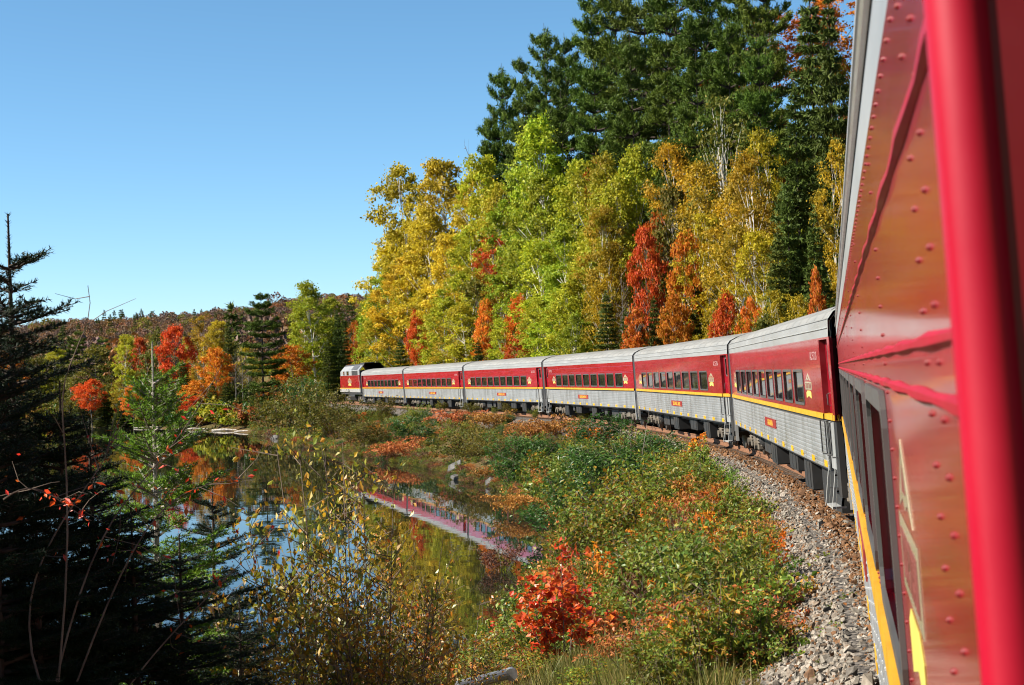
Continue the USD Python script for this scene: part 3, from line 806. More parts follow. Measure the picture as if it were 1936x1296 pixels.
    for f in (0.146 if open_door else 0.138, 0.929):
        emblem(root, float(X(L * f)), 0.7 if open_door else 1.05, 2.2, 0.48, HW + 0.0008, 0.0012 if open_door else 0.004)
    # rivets
    rv, big = [], dome(0.0047 if fine > 1 else 0.008, 0.005, 10 if fine > 1 else 4)
    if fine:
        cols = [w[0] - 0.20 for w in wins] + [wins[-1][2] + 0.20, L * 0.10, d1 + 0.75, d1 + 0.10]
        for c in cols:
            for z in np.arange(ZY + 0.05, ZR, 0.062):
                rv.append((X(c), HW, z))
        for dd in np.arange(d1 + 0.1, L - 0.1, 0.14 if fine > 1 else 0.28):
            rv += [(X(dd), HW, ZR - 0.03), (X(dd), HW, ZY + 0.035)]
        obj("rivets", stamp(big, rv), M["rivet"], body, smooth=60, kind="stuff")
        r2 = []
        for dd in np.arange(d1 + 0.2, L - 0.2, 0.62):
            for i in range(10):
                zt = ZY - 0.18 - (i + 0.35) * pitch
                r2.append((X(dd), HW - 0.0085, zt))
        for dd in np.arange(0.3, L, 0.9):
            r2.append((X(dd), HW - 0.008, 3.53))
        obj("skirt_rivets", stamp(dome(0.012, 0.007, 5), r2), M["bright"], root, kind="stuff")
    # underneath
    for xb in (3.1, L - 3.1):
        bogie(root, xb)
    rng = np.random.default_rng(100 + k)
    for (a, w, zb, y1, mat) in ((5.7, 1.1, 0.24, 1.36, "box"), (7.4, 0.5, 0.52, 1.2, "black"), (8.9, 1.5, 0.42, 1.30, "box"), (11.3, 1.3, 0.55, 1.0, "black"), (13.6, 1.2, 0.30, 1.32, "box"), (15.1, 0.5, 0.6, 1.1, "black"), (16.2, 0.7, 0.4, 1.15, "black"), (17.8, 1.6, 0.34, 1.10, "black")):
        x0 = float(X(a)) if door_near else float(X(a)) - w
        bx = obj("equipment_box", bevel_box(x0, x0 + w, 0.3, y1, zb, ZS - 0.06, 0.025), M[mat], root)
        if mat == "box":
            m = MB()
            m.add(boxm(x0 + 0.08, x0 + w / 2 - 0.03, y1, y1 + 0.015, zb + 0.07, ZS - 0.12)).add(boxm(x0 + w / 2 + 0.03, x0 + w - 0.08, y1, y1 + 0.015, zb + 0.07, ZS - 0.12))
            obj("lid", m.mesh(), M["box"], bx)
    xt = sorted((float(X(19.9)), float(X(21.4))))
    obj("air_tank", tube([(xt[0], 0.95, 0.62), (xt[0] + 0.05, 0.95, 0.62), (xt[1] - 0.05, 0.95, 0.62), (xt[1], 0.95, 0.62)], [0.12, 0.22, 0.22, 0.12], 14), M["box"], root)
    obj("brake_pipe", tube([(0.4, 1.16, 0.80), (L * 0.3, 1.17, 0.78), (L * 0.6, 1.15, 0.80), (L - 0.4, 1.16, 0.80)], 0.03, 6), M["black"], root)
    obj("coupler", boxm(-0.45, 0.6, -0.15, 0.15, 0.65, 0.95), M["black"], root)
    return root, X, L


_t0 = lambda i: unit(GAPS[i + 1] - GAPS[i])
_ends = []
_dir0 = unit(GAPS[0] - NEAR_END)
_dirn = np.array([math.sin(H0), math.cos(H0)])
CARS = [(NEAR_END, NEAR_END + 27.75 * _dirn)]
for i in range(6):
    CARS.append((GAPS[i] + 0.4 * _t0(i), GAPS[i + 1] - 0.4 * _t0(i)))
LABELS = ["red coach side in the right foreground, seen along its rivets and windows at grazing angle",
          "nearest whole coach ahead, grey fluted skirt and windows mirroring the coach behind",
          "second coach ahead, steps and door at its near end, long red name plate",
          "third coach ahead, door and number at its far end above orange bracken",
          "fourth coach ahead, door at its near end, nine black windows",
          "fifth coach ahead, bright grey roof, red maple crown above its roof",
          "coach coupled directly behind the locomotive, shortest looking of the row"]
for k, ((A, B), near, plate, num, fine) in enumerate(zip(CARS, (True, True, True, False, True, True, False), ("AGAWA", "AGAWA", "ISLAND LAKE", "SEARCHMONT", "SPRUCE LAKE", "HAWK LAKE", "WAWA"),
                                                        ("AC 5706", "AC 5710", "AC 5704", "AC 5703", "AC 5708", "AC 5705", "AC 5701"), (2, 1, 1, 0, 0, 0, 0))):
    croot, cX, cL = coach(k, A, B, near, plate, num, LABELS[k], open_door=(k == 0), fine=fine)
    if k == 0:
        # the open doorway beside the camera: a rounded red post and the jamb behind it
        jx = 2.24
        obj("door_post", tube([(jx + 0.014, HW - 0.002, ZY - 0.1), (jx + 0.014, HW - 0.002, ZR + 0.25)], 0.026, 32), M["red_trim"], croot, smooth=50)
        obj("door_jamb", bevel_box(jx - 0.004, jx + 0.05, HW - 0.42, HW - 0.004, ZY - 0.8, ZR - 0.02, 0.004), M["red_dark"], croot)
        pts = [(jx + 0.085, HW, z) for z in np.arange(2.0, 3.3, 0.062)] + [(jx + 0.115, HW, z + 0.03) for z in np.arange(2.0, 3.3, 0.124)]
        obj("post_rivets", stamp(dome(0.0055, 0.005, 10), pts), M["rivet"], croot, smooth=60, kind="stuff")
        obj("step_plate", loft([(HW - 0.02, 0.2), (HW + 0.03, 0.2), (HW + 0.03, 0.9), (HW - 0.02, 0.9)], 8.6, 8.66), M["black"], croot)
    if k == 1:
        v = MB()
        v.add(tube([(1.0, 1.0, 3.80), (1.0, 1.0, 3.95), (1.15, 1.0, 4.0)], 0.03, 6)).add(bevel_box(0.75, 1.05, 0.85, 1.15, 3.96, 4.02, 0.02)).add(tube([(0.7, 0.9, 3.99), (0.95, 1.3, 3.78)], 0.015, 5))
        obj("roof_aerial", v.mesh(), M["black"], croot)
        obj("plough_box", poly_plate(Polygon([(1.75, 0.12), (4.3, 0.12), (4.3, 0.9), (2.35, 0.9), (1.75, 0.55)]), 0.5, 1.30), M["box"], croot)

# ------------------------------------------------------------------ locomotive
_tl = unit(np.array([-math.sin(_h), math.cos(_h)]))
LA = GAPS[-1] + 0.5 * _tl
loco = thing("locomotive", "red diesel locomotive with grey cab band and black roof at the head of the train", "locomotive", matrix=car_matrix(LA, LA + 17 * _tl))
LL = 16.6
obj("red_side", poly_plate(box(0.2, 1.93, LL - 2.2, 3.39).difference(shapely.union_all([box(3.3, 2.0, 3.36, 3.3), box(7.2, 2.0, 7.26, 3.3), box(10.8, 2.0, 10.86, 3.3)])), 1.50, 1.56), M["red"], loco)
obj("body", boxm(0.0, LL - 2.2, -1.56, 1.498, 1.45, 3.93), M["rubber"], loco)
gb = obj("grey_band", poly_plate(box(0.2, 3.395, LL - 1.6, 3.94), 1.50, 1.555), M["grey"], loco)
obj("grey_slope", loft([(1.55, 3.945), (1.03, 4.50), (0.98, 4.46), (1.48, 3.93)], 0.6, LL - 2.0), M["grey"], loco)
obj("roof", loft([(1.5, 3.935), (1.02, 4.50), (0.9, 4.68), (-0.9, 4.68), (-1.02, 4.50), (-1.5, 3.935)], 0.0, LL - 2.3), M["rubber"], loco)
for a, b in ((8.2, 9.9), (11.6, 12.6)):
    wv = obj("cab_window", poly_plate(rbox(a, 3.43, b, 3.92, 0.04), 1.556, 1.566), M["frame"], loco)
    obj("pane", poly_plate(rbox(a + 0.08, 3.47, b - 0.08, 3.88, 0.04), 1.567, 1.572), M["glass"], wv)
gr = obj("grille", poly_plate(box(1.5, 3.42, 5.8, 3.92), 1.556, 1.568), M["frame"], loco)
for z in np.arange(3.46, 3.92, 0.06):
    obj("slat", boxm(1.55, 5.75, 1.569, 1.585, z, z + 0.025), M["box"], gr)
obj("roof_grille", loft([(1.50, 4.03), (1.09, 4.47), (1.10, 4.48), (1.515, 4.04)], 2.0, 6.5), M["frame"], loco)
obj("yellow_stripe", boxm(0.2, LL - 0.3, 1.50, 1.575, 1.83, 1.928), M["yellow"], loco)
obj("sill", boxm(0.2, LL - 0.3, 1.44, 1.56, 1.42, 1.828), M["bright"], loco)
obj("nose", loft([(1.45, 1.45), (1.45, 3.2), (1.1, 3.9), (-1.1, 3.9), (-1.45, 3.2), (-1.45, 1.45)], LL - 2.2, LL - 0.2), M["red"], loco)
obj("end_door", poly_plate(box(LL - 2.0, 2.9, LL - 1.2, 3.7), 1.40, 1.46), M["glass"], loco)
emblem(loco, 7.9, 2.7, 2.15, 1.0, 1.561)
obj("fuel_tank", loft([(1.35, 1.2), (1.45, 0.9), (1.15, 0.42), (-1.15, 0.42), (-1.45, 0.9), (-1.35, 1.2)], 5.6, 10.4), M["box"], loco)
obj("frame", boxm(0.1, LL - 0.2, -1.4, 1.4, 1.15, 1.44), M["black"], loco)
for xb in (3.0, 13.0):
    bogie(loco, xb)
obj("hand_rail", tube([(0.35, 1.6, 1.5), (0.35, 1.62, 3.3)], 0.02, 6), M["bright"], loco)
obj("horn", tube([(9.5, 0.4, 4.68), (9.5, 0.4, 4.85), (10.0, 0.4, 4.87)], 0.05, 6), M["box"], loco)
obj("exhaust_hatch", bevel_box(2.2, 5.2, -0.6, 0.6, 4.68, 4.80, 0.04), M["rubber"], loco)
# ------------------------------------------------------------------ plants: makers return (trunk mesh, crown mesh) about 1:1 in metres
def bezier(a, b, c, n):
    t = np.linspace(0, 1, n)[:, None]
    return (1 - t) ** 2 * a + 2 * t * (1 - t) * b + t ** 2 * c


def broadleaf(seed, h, r, base=0.25, clumps=90, per=60, leaf=0.3, trunk=0.14, cl=0.75, shape=1.0, limbs=34, lean=0.05, stems=1, gap=0.25):
    rng = np.random.default_rng(seed)
    tr, pts = MB(), []
    axes = []
    for s in range(stems):
        a = rng.uniform(0, 6.28)
        off = np.array([math.cos(a), math.sin(a), 0]) * (0.25 * (stems > 1)) * rng.uniform(0.5, 1.5)
        top = np.array([math.cos(a) * lean * h, math.sin(a) * lean * h, h * (0.95 if s == 0 else rng.uniform(0.7, 0.9))])
        n = 9
        ax = bezier(off, off + np.array([0, 0, h * 0.5]) + rng.normal(0, 0.02 * h, 3) * [1, 1, 0], top, n)
        axes.append(ax)
        tr.add(tube(ax, trunk * (1 - 0.88 * np.linspace(0, 1, n)) * (1 if s == 0 else 0.8), 6))
    ph = rng.uniform(0, 6.28, 4)
    cs = []
    for i in range(clumps):
        t = rng.beta(1.25, 1.2)
        R = r * (np.sin(np.pi * (0.06 + 0.92 * t) ** shape)) ** 0.65
        a = rng.uniform(0, 6.28)
        R *= 1 + 0.22 * math.sin(2 * a + ph[0] + 5 * t) + 0.15 * math.sin(3 * a + ph[1] - 9 * t)
        ax = axes[i % stems]
        z = h * (base + (1 - base) * t)
        k = min(len(ax) - 1, int(z / h * (len(ax) - 1)))
        c = ax[k] * [1, 1, 0] + [0, 0, z]
        rad = R * math.sqrt(rng.uniform(0.12, 1.0))
        cs.append((c + np.array([math.cos(a) * rad, math.sin(a) * rad, rng.normal(0, 0.1)]), ax, t))
    for i, (c, ax, t) in enumerate(cs):
        if i < limbs:
            k = max(1, min(len(ax) - 1, int((c[2] - 0.55 * np.hypot(*(c[:2] - ax[-1][:2] * 0))) / h * (len(ax) - 1))))
            a0 = ax[k]
            m = (a0 + c) / 2 + np.array([0, 0, -0.08 * h * 0.3])
            tr.add(tube(bezier(a0, m, c, 4), np.linspace(trunk * 0.28, 0.012, 4), 4, cap=False))
        n = max(6, int(per * rng.uniform(0.5, 1.4)))
        d = rng.normal(size=(n, 3)) * [0.5, 0.5, 0.32] * cl * rng.uniform(0.7, 1.25)
        pts.append(c + d)
    p = np.vstack(pts)
    p = p[p[:, 2] > 0.03 * h]
    return tr.mesh(), leaves(rng, p, leaf, up=0.25)


def pine(seed, h, r, base=0.22, whorls=15, per=5, tuft=13, trunk=0.25, nl=0.42):
    """A white pine: level tiers of tufted boughs with gaps between them."""
    rng = np.random.default_rng(seed)
    tr, C, D = MB(), [], []
    ax = np.column_stack([rng.normal(0, 0.10, 8).cumsum() * 0.5, rng.normal(0, 0.10, 8).cumsum() * 0.5, np.linspace(0, h, 8)])
    tr.add(tube(ax, trunk * (1 - 0.9 * np.linspace(0, 1, 8)), 7))
    for w in range(whorls):
        t = (w + rng.uniform(-0.3, 0.3)) / whorls
        z = h * (base + (0.985 - base) * np.clip(t, 0, 1))
        R = r * (0.45 + 0.9 * t) * (1 - t) ** 0.62 * 1.22 + 0.25
        c0 = np.array([np.interp(z, ax[:, 2], ax[:, 0]), np.interp(z, ax[:, 2], ax[:, 1]), z])
        a0 = rng.uniform(0, 6.28)
        for b in range(per + int(rng.integers(0, 2))):
            a = a0 + 6.28 * b / per + rng.normal(0, 0.25)
            L = R * rng.uniform(0.55, 1.2)
            d = np.array([math.cos(a), math.sin(a), 0])
            rise = rng.uniform(0.0, 0.22) + 0.5 * t ** 3
            e = c0 + d * L + [0, 0, L * rise]
            m = c0 + d * L * 0.55 + [0, 0, -0.03 * L + L * rise * 0.25]
            path = bezier(c0, m, e, 6)
            tr.add(tube(path, np.linspace(0.05 + 0.014 * L, 0.012, 6), 4, cap=False))
            nt = max(5, int(tuft * L / 2.2))
            for q in range(nt):
                f = rng.uniform(0.28, 1.03) ** 0.8
                pt = c0 * (1 - f) ** 2 + 2 * f * (1 - f) * m + f * f * e
                side = np.array([-d[1], d[0], 0]) * rng.normal(0, 0.24 * L * (0.35 + 0.65 * math.sin(math.pi * min(f, 1) ** 0.9)))
                pt = pt + side + [0, 0, rng.normal(0.08, 0.10)]
                n = 15
                dd = rng.normal(size=(n, 3)) * [1, 1, 0.55] + d * 0.45 + [0, 0, 0.55]
                C.append(pt + rng.normal(0, 0.13, (n, 3)) * [1.3, 1.3, 0.6]); D.append(unit(dd))
    C, D = np.vstack(C), np.vstack(D)
    side = unit(np.cross(D, rng.normal(size=D.shape)))
    return tr.mesh(), blades(C, D, side, nl * rng.uniform(0.7, 1.2, len(C)), 0.10)


def spruce(seed, h, r, base=0.06, whorls=26, per=7, twigs=11, trunk=0.16, nl=0.34, width=0.085, droop=0.28):
    rng = np.random.default_rng(seed)
    tr, C, D = MB(), [], []
    tr.add(tube([(0, 0, 0), (0.03, 0, h * 0.5), (0, 0, h)], [trunk, trunk * 0.55, 0.012], 6))
    for w in range(whorls):
        t = (w + rng.uniform(-0.3, 0.3)) / whorls
        z = h * (base + (0.97 - base) * max(t, 0))
        R = r * (1 - t) ** 0.85 * (0.9 + 0.2 * (w % 2)) + 0.12
        for b in range(per):
            a = 6.28 * (b + rng.uniform(-0.35, 0.35)) / per + w * 1.1
            L = R * rng.uniform(0.65, 1.15)
            d = np.array([math.cos(a), math.sin(a), 0])
            up = 0.35 * t
            c0 = np.array([0, 0, z]); m = c0 + d * L * 0.5 + [0, 0, (-droop + up) * L * 0.55]; e = c0 + d * L + [0, 0, (-droop * 0.7 + up) * L]
            tr.add(tube(bezier(c0, m, e, 4), np.linspace(0.03, 0.008, 4), 3, cap=False))
            n = max(4, int(twigs * L / 1.2))
            f = rng.uniform(0.12, 1.0, n)[:, None]
            p = (1 - f) ** 2 * c0 + 2 * f * (1 - f) * m + f * f * e
            sg = rng.choice([-1, 1], n)[:, None]
            s = np.array([-d[1], d[0], 0])
            dd = unit(s * sg * rng.uniform(0.5, 1, (n, 1)) + d * rng.uniform(0.4, 1.0, (n, 1)) + np.array([0, 0, -0.25]) * rng.uniform(0, 1.4, (n, 1)))
            ln = (0.16 + 0.30 * (1 - f[:, 0])) * L
            # each twig: a run of small needle cards
            for j in range(4):
                g = rng.uniform(0, 1, (n, 1))
                C.append(p + dd * g * ln[:, None]); D.append(unit(dd + rng.normal(0, 0.45, (n, 3)) + [0, 0, 0.1]))
    # the leader
    n = 26
    C.append(np.column_stack([rng.normal(0, 0.03, n), rng.normal(0, 0.03, n), h * rng.uniform(0.93, 1.0, n)])); D.append(unit(rng.normal(size=(n, 3)) + [0, 0, 0.6]))
    C, D = np.vstack(C), np.vstack(D)
    side = unit(np.cross(D, rng.normal(size=D.shape)))
    return tr.mesh(), blades(C, D, side, nl * rng.uniform(0.7, 1.2, len(C)), width)


def near_conifer(seed, h, r, whorls=16, per=6, trunk=0.06, needle=0.02, step=0.005, up=0.25, base=0.05, leader=0.35):
    """A spruce or fir close to the camera: every twig is a bottle brush of needles."""
    rng = np.random.default_rng(seed)
    tr, C, D = MB(), [], []

    def twig(a, b, dens=1.0, ln=needle):
        L = np.linalg.norm(b - a)
        n = max(8, int(L / step * dens))
        t = rng.uniform(0.02, 1.0, n)[:, None]
        ax = unit(b - a)
        sd = rng.normal(size=(n, 3)); sd -= (sd @ ax)[:, None] * ax; sd = unit(sd)
        C.append(a + (b - a) * t); D.append(unit(sd + ax * 0.75 + [0, 0, 0.22]) * ln / needle)

    tr.add(tube([(0, 0, 0), (0.02, 0.01, h * 0.5), (0, 0, h)], [trunk, trunk * 0.6, 0.006], 7))
    twig(np.array([0, 0, h * (1 - leader / h)]), np.array([0, 0, h]), 1.2)
    for w in range(whorls):
        t = w / whorls
        z0 = h * (base + (0.96 - base) * t) - 0.02
        R = r * (1 - t) ** 0.8 + 0.10
        for b in range(per):
            a = 6.28 * (b + rng.uniform(-0.3, 0.3)) / per + w * 0.9
            L = R * rng.uniform(0.5, 1.2)
            z = z0 + rng.uniform(-0.5, 0.5) * h / whorls
            d = np.array([math.cos(a), math.sin(a), 0])
            rise = up * (0.2 + 1.7 * t ** 2) + rng.uniform(-0.08, 0.08)
            c0 = np.array([0, 0, z]); m = c0 + d * L * 0.55 + [0, 0, (rise - 0.12) * L * 0.5]; e = c0 + d * L + [0, 0, rise * L]
            P = bezier(c0, m, e, 7)
            tr.add(tube(P, np.linspace(0.012 + 0.004 * L, 0.003, 7), 4, cap=False))
            for i in range(1, 6):
                twig(P[i], P[i + 1], 1.0)
            nt = int(6 + 13 * L)
            s = np.array([-d[1], d[0], 0])
            for q in range(nt):
                f = 0.18 + 0.8 * (q + rng.uniform(0, 0.6)) / nt
                p = (1 - f) ** 2 * c0 + 2 * f * (1 - f) * m + f * f * e
                l2 = (0.10 + 0.34 * L * (1.05 - f) ** 0.8) * rng.uniform(0.7, 1.1)
                dd = unit(s * (1 if q % 2 else -1) * 0.8 + d * 0.75 + [0, 0, rng.uniform(-0.12, 0.22) + rise * 0.6])
                e2 = p + dd * l2
                twig(p, e2)
                tr.add(tube([p, e2], [0.004, 0.002], 3, cap=False))
                if l2 > 0.22:
                    for g in (0.35, 0.6, 0.8):
                        p3 = p + dd * l2 * g
                        for sg in (-1, 1):
                            dd3 = unit(dd + s * sg * rng.uniform(0.4, 0.7) * (1 if q % 2 else -1) + np.cross(dd, [0, 0, 1]) * sg * 0.7)
                            twig(p3, p3 + dd3 * l2 * (1 - g) * 0.75)
    C, D = np.vstack(C), np.vstack(D)
    side = unit(np.cross(D, rng.normal(size=D.shape)))
    return tr.mesh(), blades(C, D, side, needle * rng.uniform(0.8, 1.15, len(C)), needle * 0.2)


def bare(seed, h, r, trunk=0.10, n1=26, n2=5, base=0.3):
    rng = np.random.default_rng(seed)
    tr = MB()
    ax = bezier(np.zeros(3), np.array([rng.normal(0, 0.03 * h), 0, h * 0.5]), np.array([rng.normal(0, 0.05 * h), rng.normal(0, 0.05 * h), h]), 8)
    tr.add(tube(ax, trunk * (1 - 0.93 * np.linspace(0, 1, 8)), 6))
    tw = MB()
    for i in range(n1):
        t = base + (0.98 - base) * rng.uniform()
        z = t * h
        c0 = np.array([np.interp(z, ax[:, 2], ax[:, 0]), np.interp(z, ax[:, 2], ax[:, 1]), z])
        a = rng.uniform(0, 6.28); L = r * (1.15 - t) * rng.uniform(0.6, 1.2) + 0.2
        d = unit(np.array([math.cos(a), math.sin(a), rng.uniform(0.3, 1.0)]))
        e = c0 + d * L
        P = bezier(c0, c0 + d * L * 0.5 + [0, 0, -0.06 * L], e, 5)
        tr.add(tube(P, np.linspace(trunk * 0.3, 0.008, 5), 4, cap=False))
        for j in range(n2):
            k = rng.integers(1, 5)
            e2 = P[k] + unit(d + rng.normal(0, 0.6, 3)) * L * 0.4
            tw.add(tube([P[k], (P[k] + e2) / 2 + rng.normal(0, 0.03, 3), e2], [0.014, 0.009, 0.005], 3, cap=False))
    return tr.mesh(), tw.mesh()


def shrub(seed, h, r, stems=9, twigs=7, per=16, leaf=0.07, spread=0.16, stem=0.012, up=0.5, aspect=0.62, low=0.25, jitter=0.3):
    rng = np.random.default_rng(seed)
    tr, pts = MB(), []
    for s in range(stems):
        a = rng.uniform(0, 6.28); rr = r * math.sqrt(rng.uniform(0.02, 1))
        hh = h * rng.uniform(0.45, 1.0) * (1 - 0.2 * (rr / r) ** 2)
        b0 = np.array([math.cos(a), math.sin(a), 0]) * rr * 0.35
        e = np.array([math.cos(a) * rr, math.sin(a) * rr, hh])
        P = bezier(b0, (b0 * [1, 1, 0] + e * [0.35, 0.35, 0.6]), e, 6)
        tr.add(tube(P, np.linspace(stem, stem * 0.25, 6), 4, cap=False))
        for t in range(twigs):
            f = low + (1 - low) * rng.uniform() ** 0.8
            k = f * 5; i = min(int(k), 4)
            p0 = P[i] + (P[i + 1] - P[i]) * (k - i)
            a2 = rng.uniform(0, 6.28)
            L = 0.42 * r * rng.uniform(0.4, 1.1) + 0.08
            e2 = p0 + unit(np.array([math.cos(a2), math.sin(a2), rng.uniform(0.1, 1.0)])) * L
            tr.add(tube([p0, e2], [stem * 0.4, stem * 0.18], 3, cap=False))
            g = rng.uniform(0.15, 1.08, per)[:, None]
            pts.append(p0 + (e2 - p0) * g + rng.normal(0, spread * 0.5, (per, 3)) * min(1.0, r * 1.6))
    p = np.vstack(pts)
    p[:, 2] = np.maximum(p[:, 2], 0.02)
    return tr.mesh(), leaves(rng, p, leaf, up=up, aspect=aspect, jitter=jitter)


def ferns(seed, h, r, fronds=16, pinn=16, leaf=0.075):
    """A clump of arching bracken fronds."""
    rng = np.random.default_rng(seed)
    tr, C, D, S, W = MB(), [], [], [], []
    for i in range(fronds):
        a = rng.uniform(0, 6.28); L = h * rng.uniform(0.7, 1.25)
        o = np.array([rng.normal(0, r * 0.4), rng.normal(0, r * 0.4), 0])
        d = np.array([math.cos(a), math.sin(a), 0])
        P = bezier(o, o + [0, 0, L * 0.9] + d * L * 0.1, o + d * min(r, L) * 0.85 + [0, 0, L * rng.uniform(0.45, 0.9)], 8)
        tr.add(tube(P, np.linspace(0.006, 0.002, 8), 3, cap=False))
        f = np.linspace(0.2, 1.0, pinn)
        k = f * 7; ii = np.minimum(k.astype(int), 6)
        p = P[ii] + (P[ii + 1] - P[ii]) * (k - ii)[:, None]
        ax = unit(P[ii + 1] - P[ii]); s = unit(np.cross(ax, [0, 0, 1.0]))
        w = L * 0.26 * np.sin(np.pi * (0.2 + 0.78 * (1 - f))) ** 0.8
        for sg in (-1, 1):
            for g in (0.25, 0.55, 0.85):
                C.append(p + (s * sg + ax * 0.5) * (w * g)[:, None] + rng.normal(0, 0.025, (pinn, 3)))
    return tr.mesh(), leaves(rng, np.vstack(C), leaf, up=0.2, aspect=0.45)


def tussock(seed, h, r, n=70):
    rng = np.random.default_rng(seed)
    c = np.column_stack([rng.normal(0, r * 0.5, n), rng.normal(0, r * 0.5, n), np.zeros(n)])
    d = unit(rng.normal(0, 0.35, (n, 3)) + [0, 0, 1.0])
    return blades(c, d, unit(np.cross(d, rng.normal(size=(n, 3)))), h * rng.uniform(0.5, 1.1, n), 0.014)


def clumpball(seed, r, h, n, leaf):
    """A far-off tree crown, a few picture points across."""
    rng = np.random.default_rng(seed)
    p = unit(rng.normal(size=(n, 3))) * rng.uniform(0.45, 1.0, (n, 1)) ** 0.5 * [r, r, h * 0.45] + [0, 0, h * 0.6]
    return leaves(rng, p, leaf, up=0.3, aspect=0.9)


# kinds of tree: (maker, height, radius, trunk material, crown material, words, thing name)
KINDS, PROTO = {}, {}


def kind(key, variants, h, r, trunk, crown, name="tree", parts=("trunk", "crown")):
    KINDS[key] = dict(variants=variants, h=h, r=r, trunk=trunk, crown=crown, name=name, parts=parts)


def plant(key, variant, label, cat, group, loc, rot, h, r=None, name=None):
    """Stands a plant of this kind at loc, h metres tall and r in radius: the first of a form is built, the others copy it."""
    K = KINDS[key]
    variant %= len(K["variants"])
    sz = h / K["h"]
    sx = (r / K["r"]) if r else sz
    nm = name or K["name"]
    p = PROTO.get((key, variant))
    if p is None:
        t = thing(nm, label, cat, group, loc, rot, (sx, sx, sz))
        trunk, crown = K["variants"][variant]()
        obj(K["parts"][0], trunk, M[K["trunk"]], t)
        obj(K["parts"][1], crown, LF[K["crown"]] if K["crown"] in LF else M[K["crown"]], t)
        PROTO[(key, variant)] = t.GetPath()
        return t
    return copy_of(p, nm, label, cat, group, loc, rot, (sx, sx, sz))


def bl(*seeds, **kw):
    return [lambda s=s: broadleaf(s, **kw) for s in seeds]


AS = dict(h=16, r=2.6, base=0.18, clumps=165, per=88, leaf=0.195, trunk=0.16, cl=0.56, shape=1.05, limbs=40, lean=0.06)
kind("aspen_yellow", bl(1, 2, 3, **{**AS, "r": 3.4, "clumps": 230}), 16, 3.0, "bark_white", "yellow", "aspen_tree")
kind("aspen_green", bl(4, 5, 6, **AS), 16, 2.6, "bark_white", "yellowgreen", "aspen_tree")
kind("aspen_lime", bl(7, 8, 9, **AS), 16, 2.6, "bark_white", "lime", "aspen_tree")
kind("birch_gold", bl(10, 11, 12, h=15, r=3.0, base=0.2, clumps=130, per=88, leaf=0.185, trunk=0.13, cl=0.65, limbs=46, lean=0.09, stems=2), 15, 3.0, "bark_white", "gold", "birch_tree")
kind("birch_thin", bl(13, 14, h=14, r=3.2, base=0.25, clumps=95, per=34, leaf=0.22, trunk=0.14, cl=0.7, limbs=60, lean=0.12, stems=3), 14, 3.2, "bark_white", "olive", "birch_tree")
kind("olive_tree", bl(15, 16, h=11, r=2.4, base=0.15, clumps=90, per=48, leaf=0.24, trunk=0.1, cl=0.6, limbs=30), 11, 2.4, "bark_grey", "olive", "birch_tree")
kind("maple_red", bl(17, 18, h=10, r=2.6, base=0.45, clumps=80, per=95, leaf=0.2, trunk=0.1, cl=0.55, limbs=34), 10, 2.6, "bark_grey", "red", "maple_tree")
kind("maple_orange", bl(19, 20, h=10, r=2.6, base=0.3, clumps=85, per=95, leaf=0.2, trunk=0.1, cl=0.55, limbs=34), 10, 2.6, "bark_grey", "orange", "maple_tree")
kind("maple_red_high", bl(81, 82, h=20, r=3.0, base=0.66, clumps=75, per=85, leaf=0.2, trunk=0.15, cl=0.6, limbs=34), 20, 3.0, "bark_grey", "red", "maple_tree")
kind("maple_orange_high", bl(83, 84, h=20, r=3.0, base=0.6, clumps=85, per=85, leaf=0.2, trunk=0.15, cl=0.6, limbs=34), 20, 3.0, "bark_grey", "orange", "maple_tree")
kind("pine", [lambda s=s: pine(s, 22, 5.2, 0.15, 14, 6, 21) for s in (21, 22, 23, 24)], 22, 5.2, "bark_dark", "pine", "pine_tree")
kind("spruce", [lambda s=s: spruce(s, 14, 2.6, whorls=30, per=9, twigs=17, nl=0.40, width=0.11) for s in (25, 26, 27)], 14, 2.6, "bark_dark", "spruce", "spruce_tree")
kind("bare", [lambda s=s: bare(s, 9, 2.6) for s in (28, 29)], 9, 2.6, "bark_grey", "bark_twig", "bare_tree", ("trunk", "twigs"))
# bank plants
kind("bush_green", [lambda s=s: shrub(s, 1.7, 0.9, 13, 8, 17, 0.085) for s in (40, 41)], 1.7, 0.9, "bark_twig", "green", "shrub", ("stems", "foliage"))
kind("bush_deep", [lambda s=s: shrub(s, 1.9, 1.0, 14, 8, 18, 0.085) for s in (42, 43)], 1.9, 1.0, "bark_twig", "deep", "shrub", ("stems", "foliage"))
kind("bush_mixed", [lambda s=s: shrub(s, 1.5, 0.9, 14, 8, 15, 0.075) for s in (44, 45)], 1.5, 0.9, "bark_twig", "mixed", "shrub", ("stems", "foliage"))
kind("bush_olive", [lambda s=s: shrub(s, 2.4, 1.5, 22, 9, 16, 0.10) for s in (46, 47)], 2.4, 1.5, "bark_twig", "olive", "shrub", ("stems", "foliage"))
kind("bush_alder", [lambda s=s: shrub(s, 4.2, 1.15, 16, 18, 10, 0.062, 0.16, 0.014, up=0.1, low=0.12) for s in (48, 49)], 4.2, 1.15, "bark_twig", "alder", "alder_shrub", ("stems", "foliage"))
kind("sapling_red", [lambda s=s: shrub(s, 2.2, 0.75, 9, 11, 12, 0.10, 0.10, 0.012, aspect=0.85, low=0.08) for s in (50, 51)], 2.2, 0.75, "bark_twig", "scarlet", "maple_sapling", ("stems", "foliage"))
kind("sapling_orange", [lambda s=s: shrub(s, 2.0, 0.6, 8, 8, 12, 0.11, 0.10, 0.011, aspect=0.85, low=0.15) for s in (52, 53)], 2.0, 0.6, "bark_twig", "orange", "maple_sapling", ("stems", "foliage"))
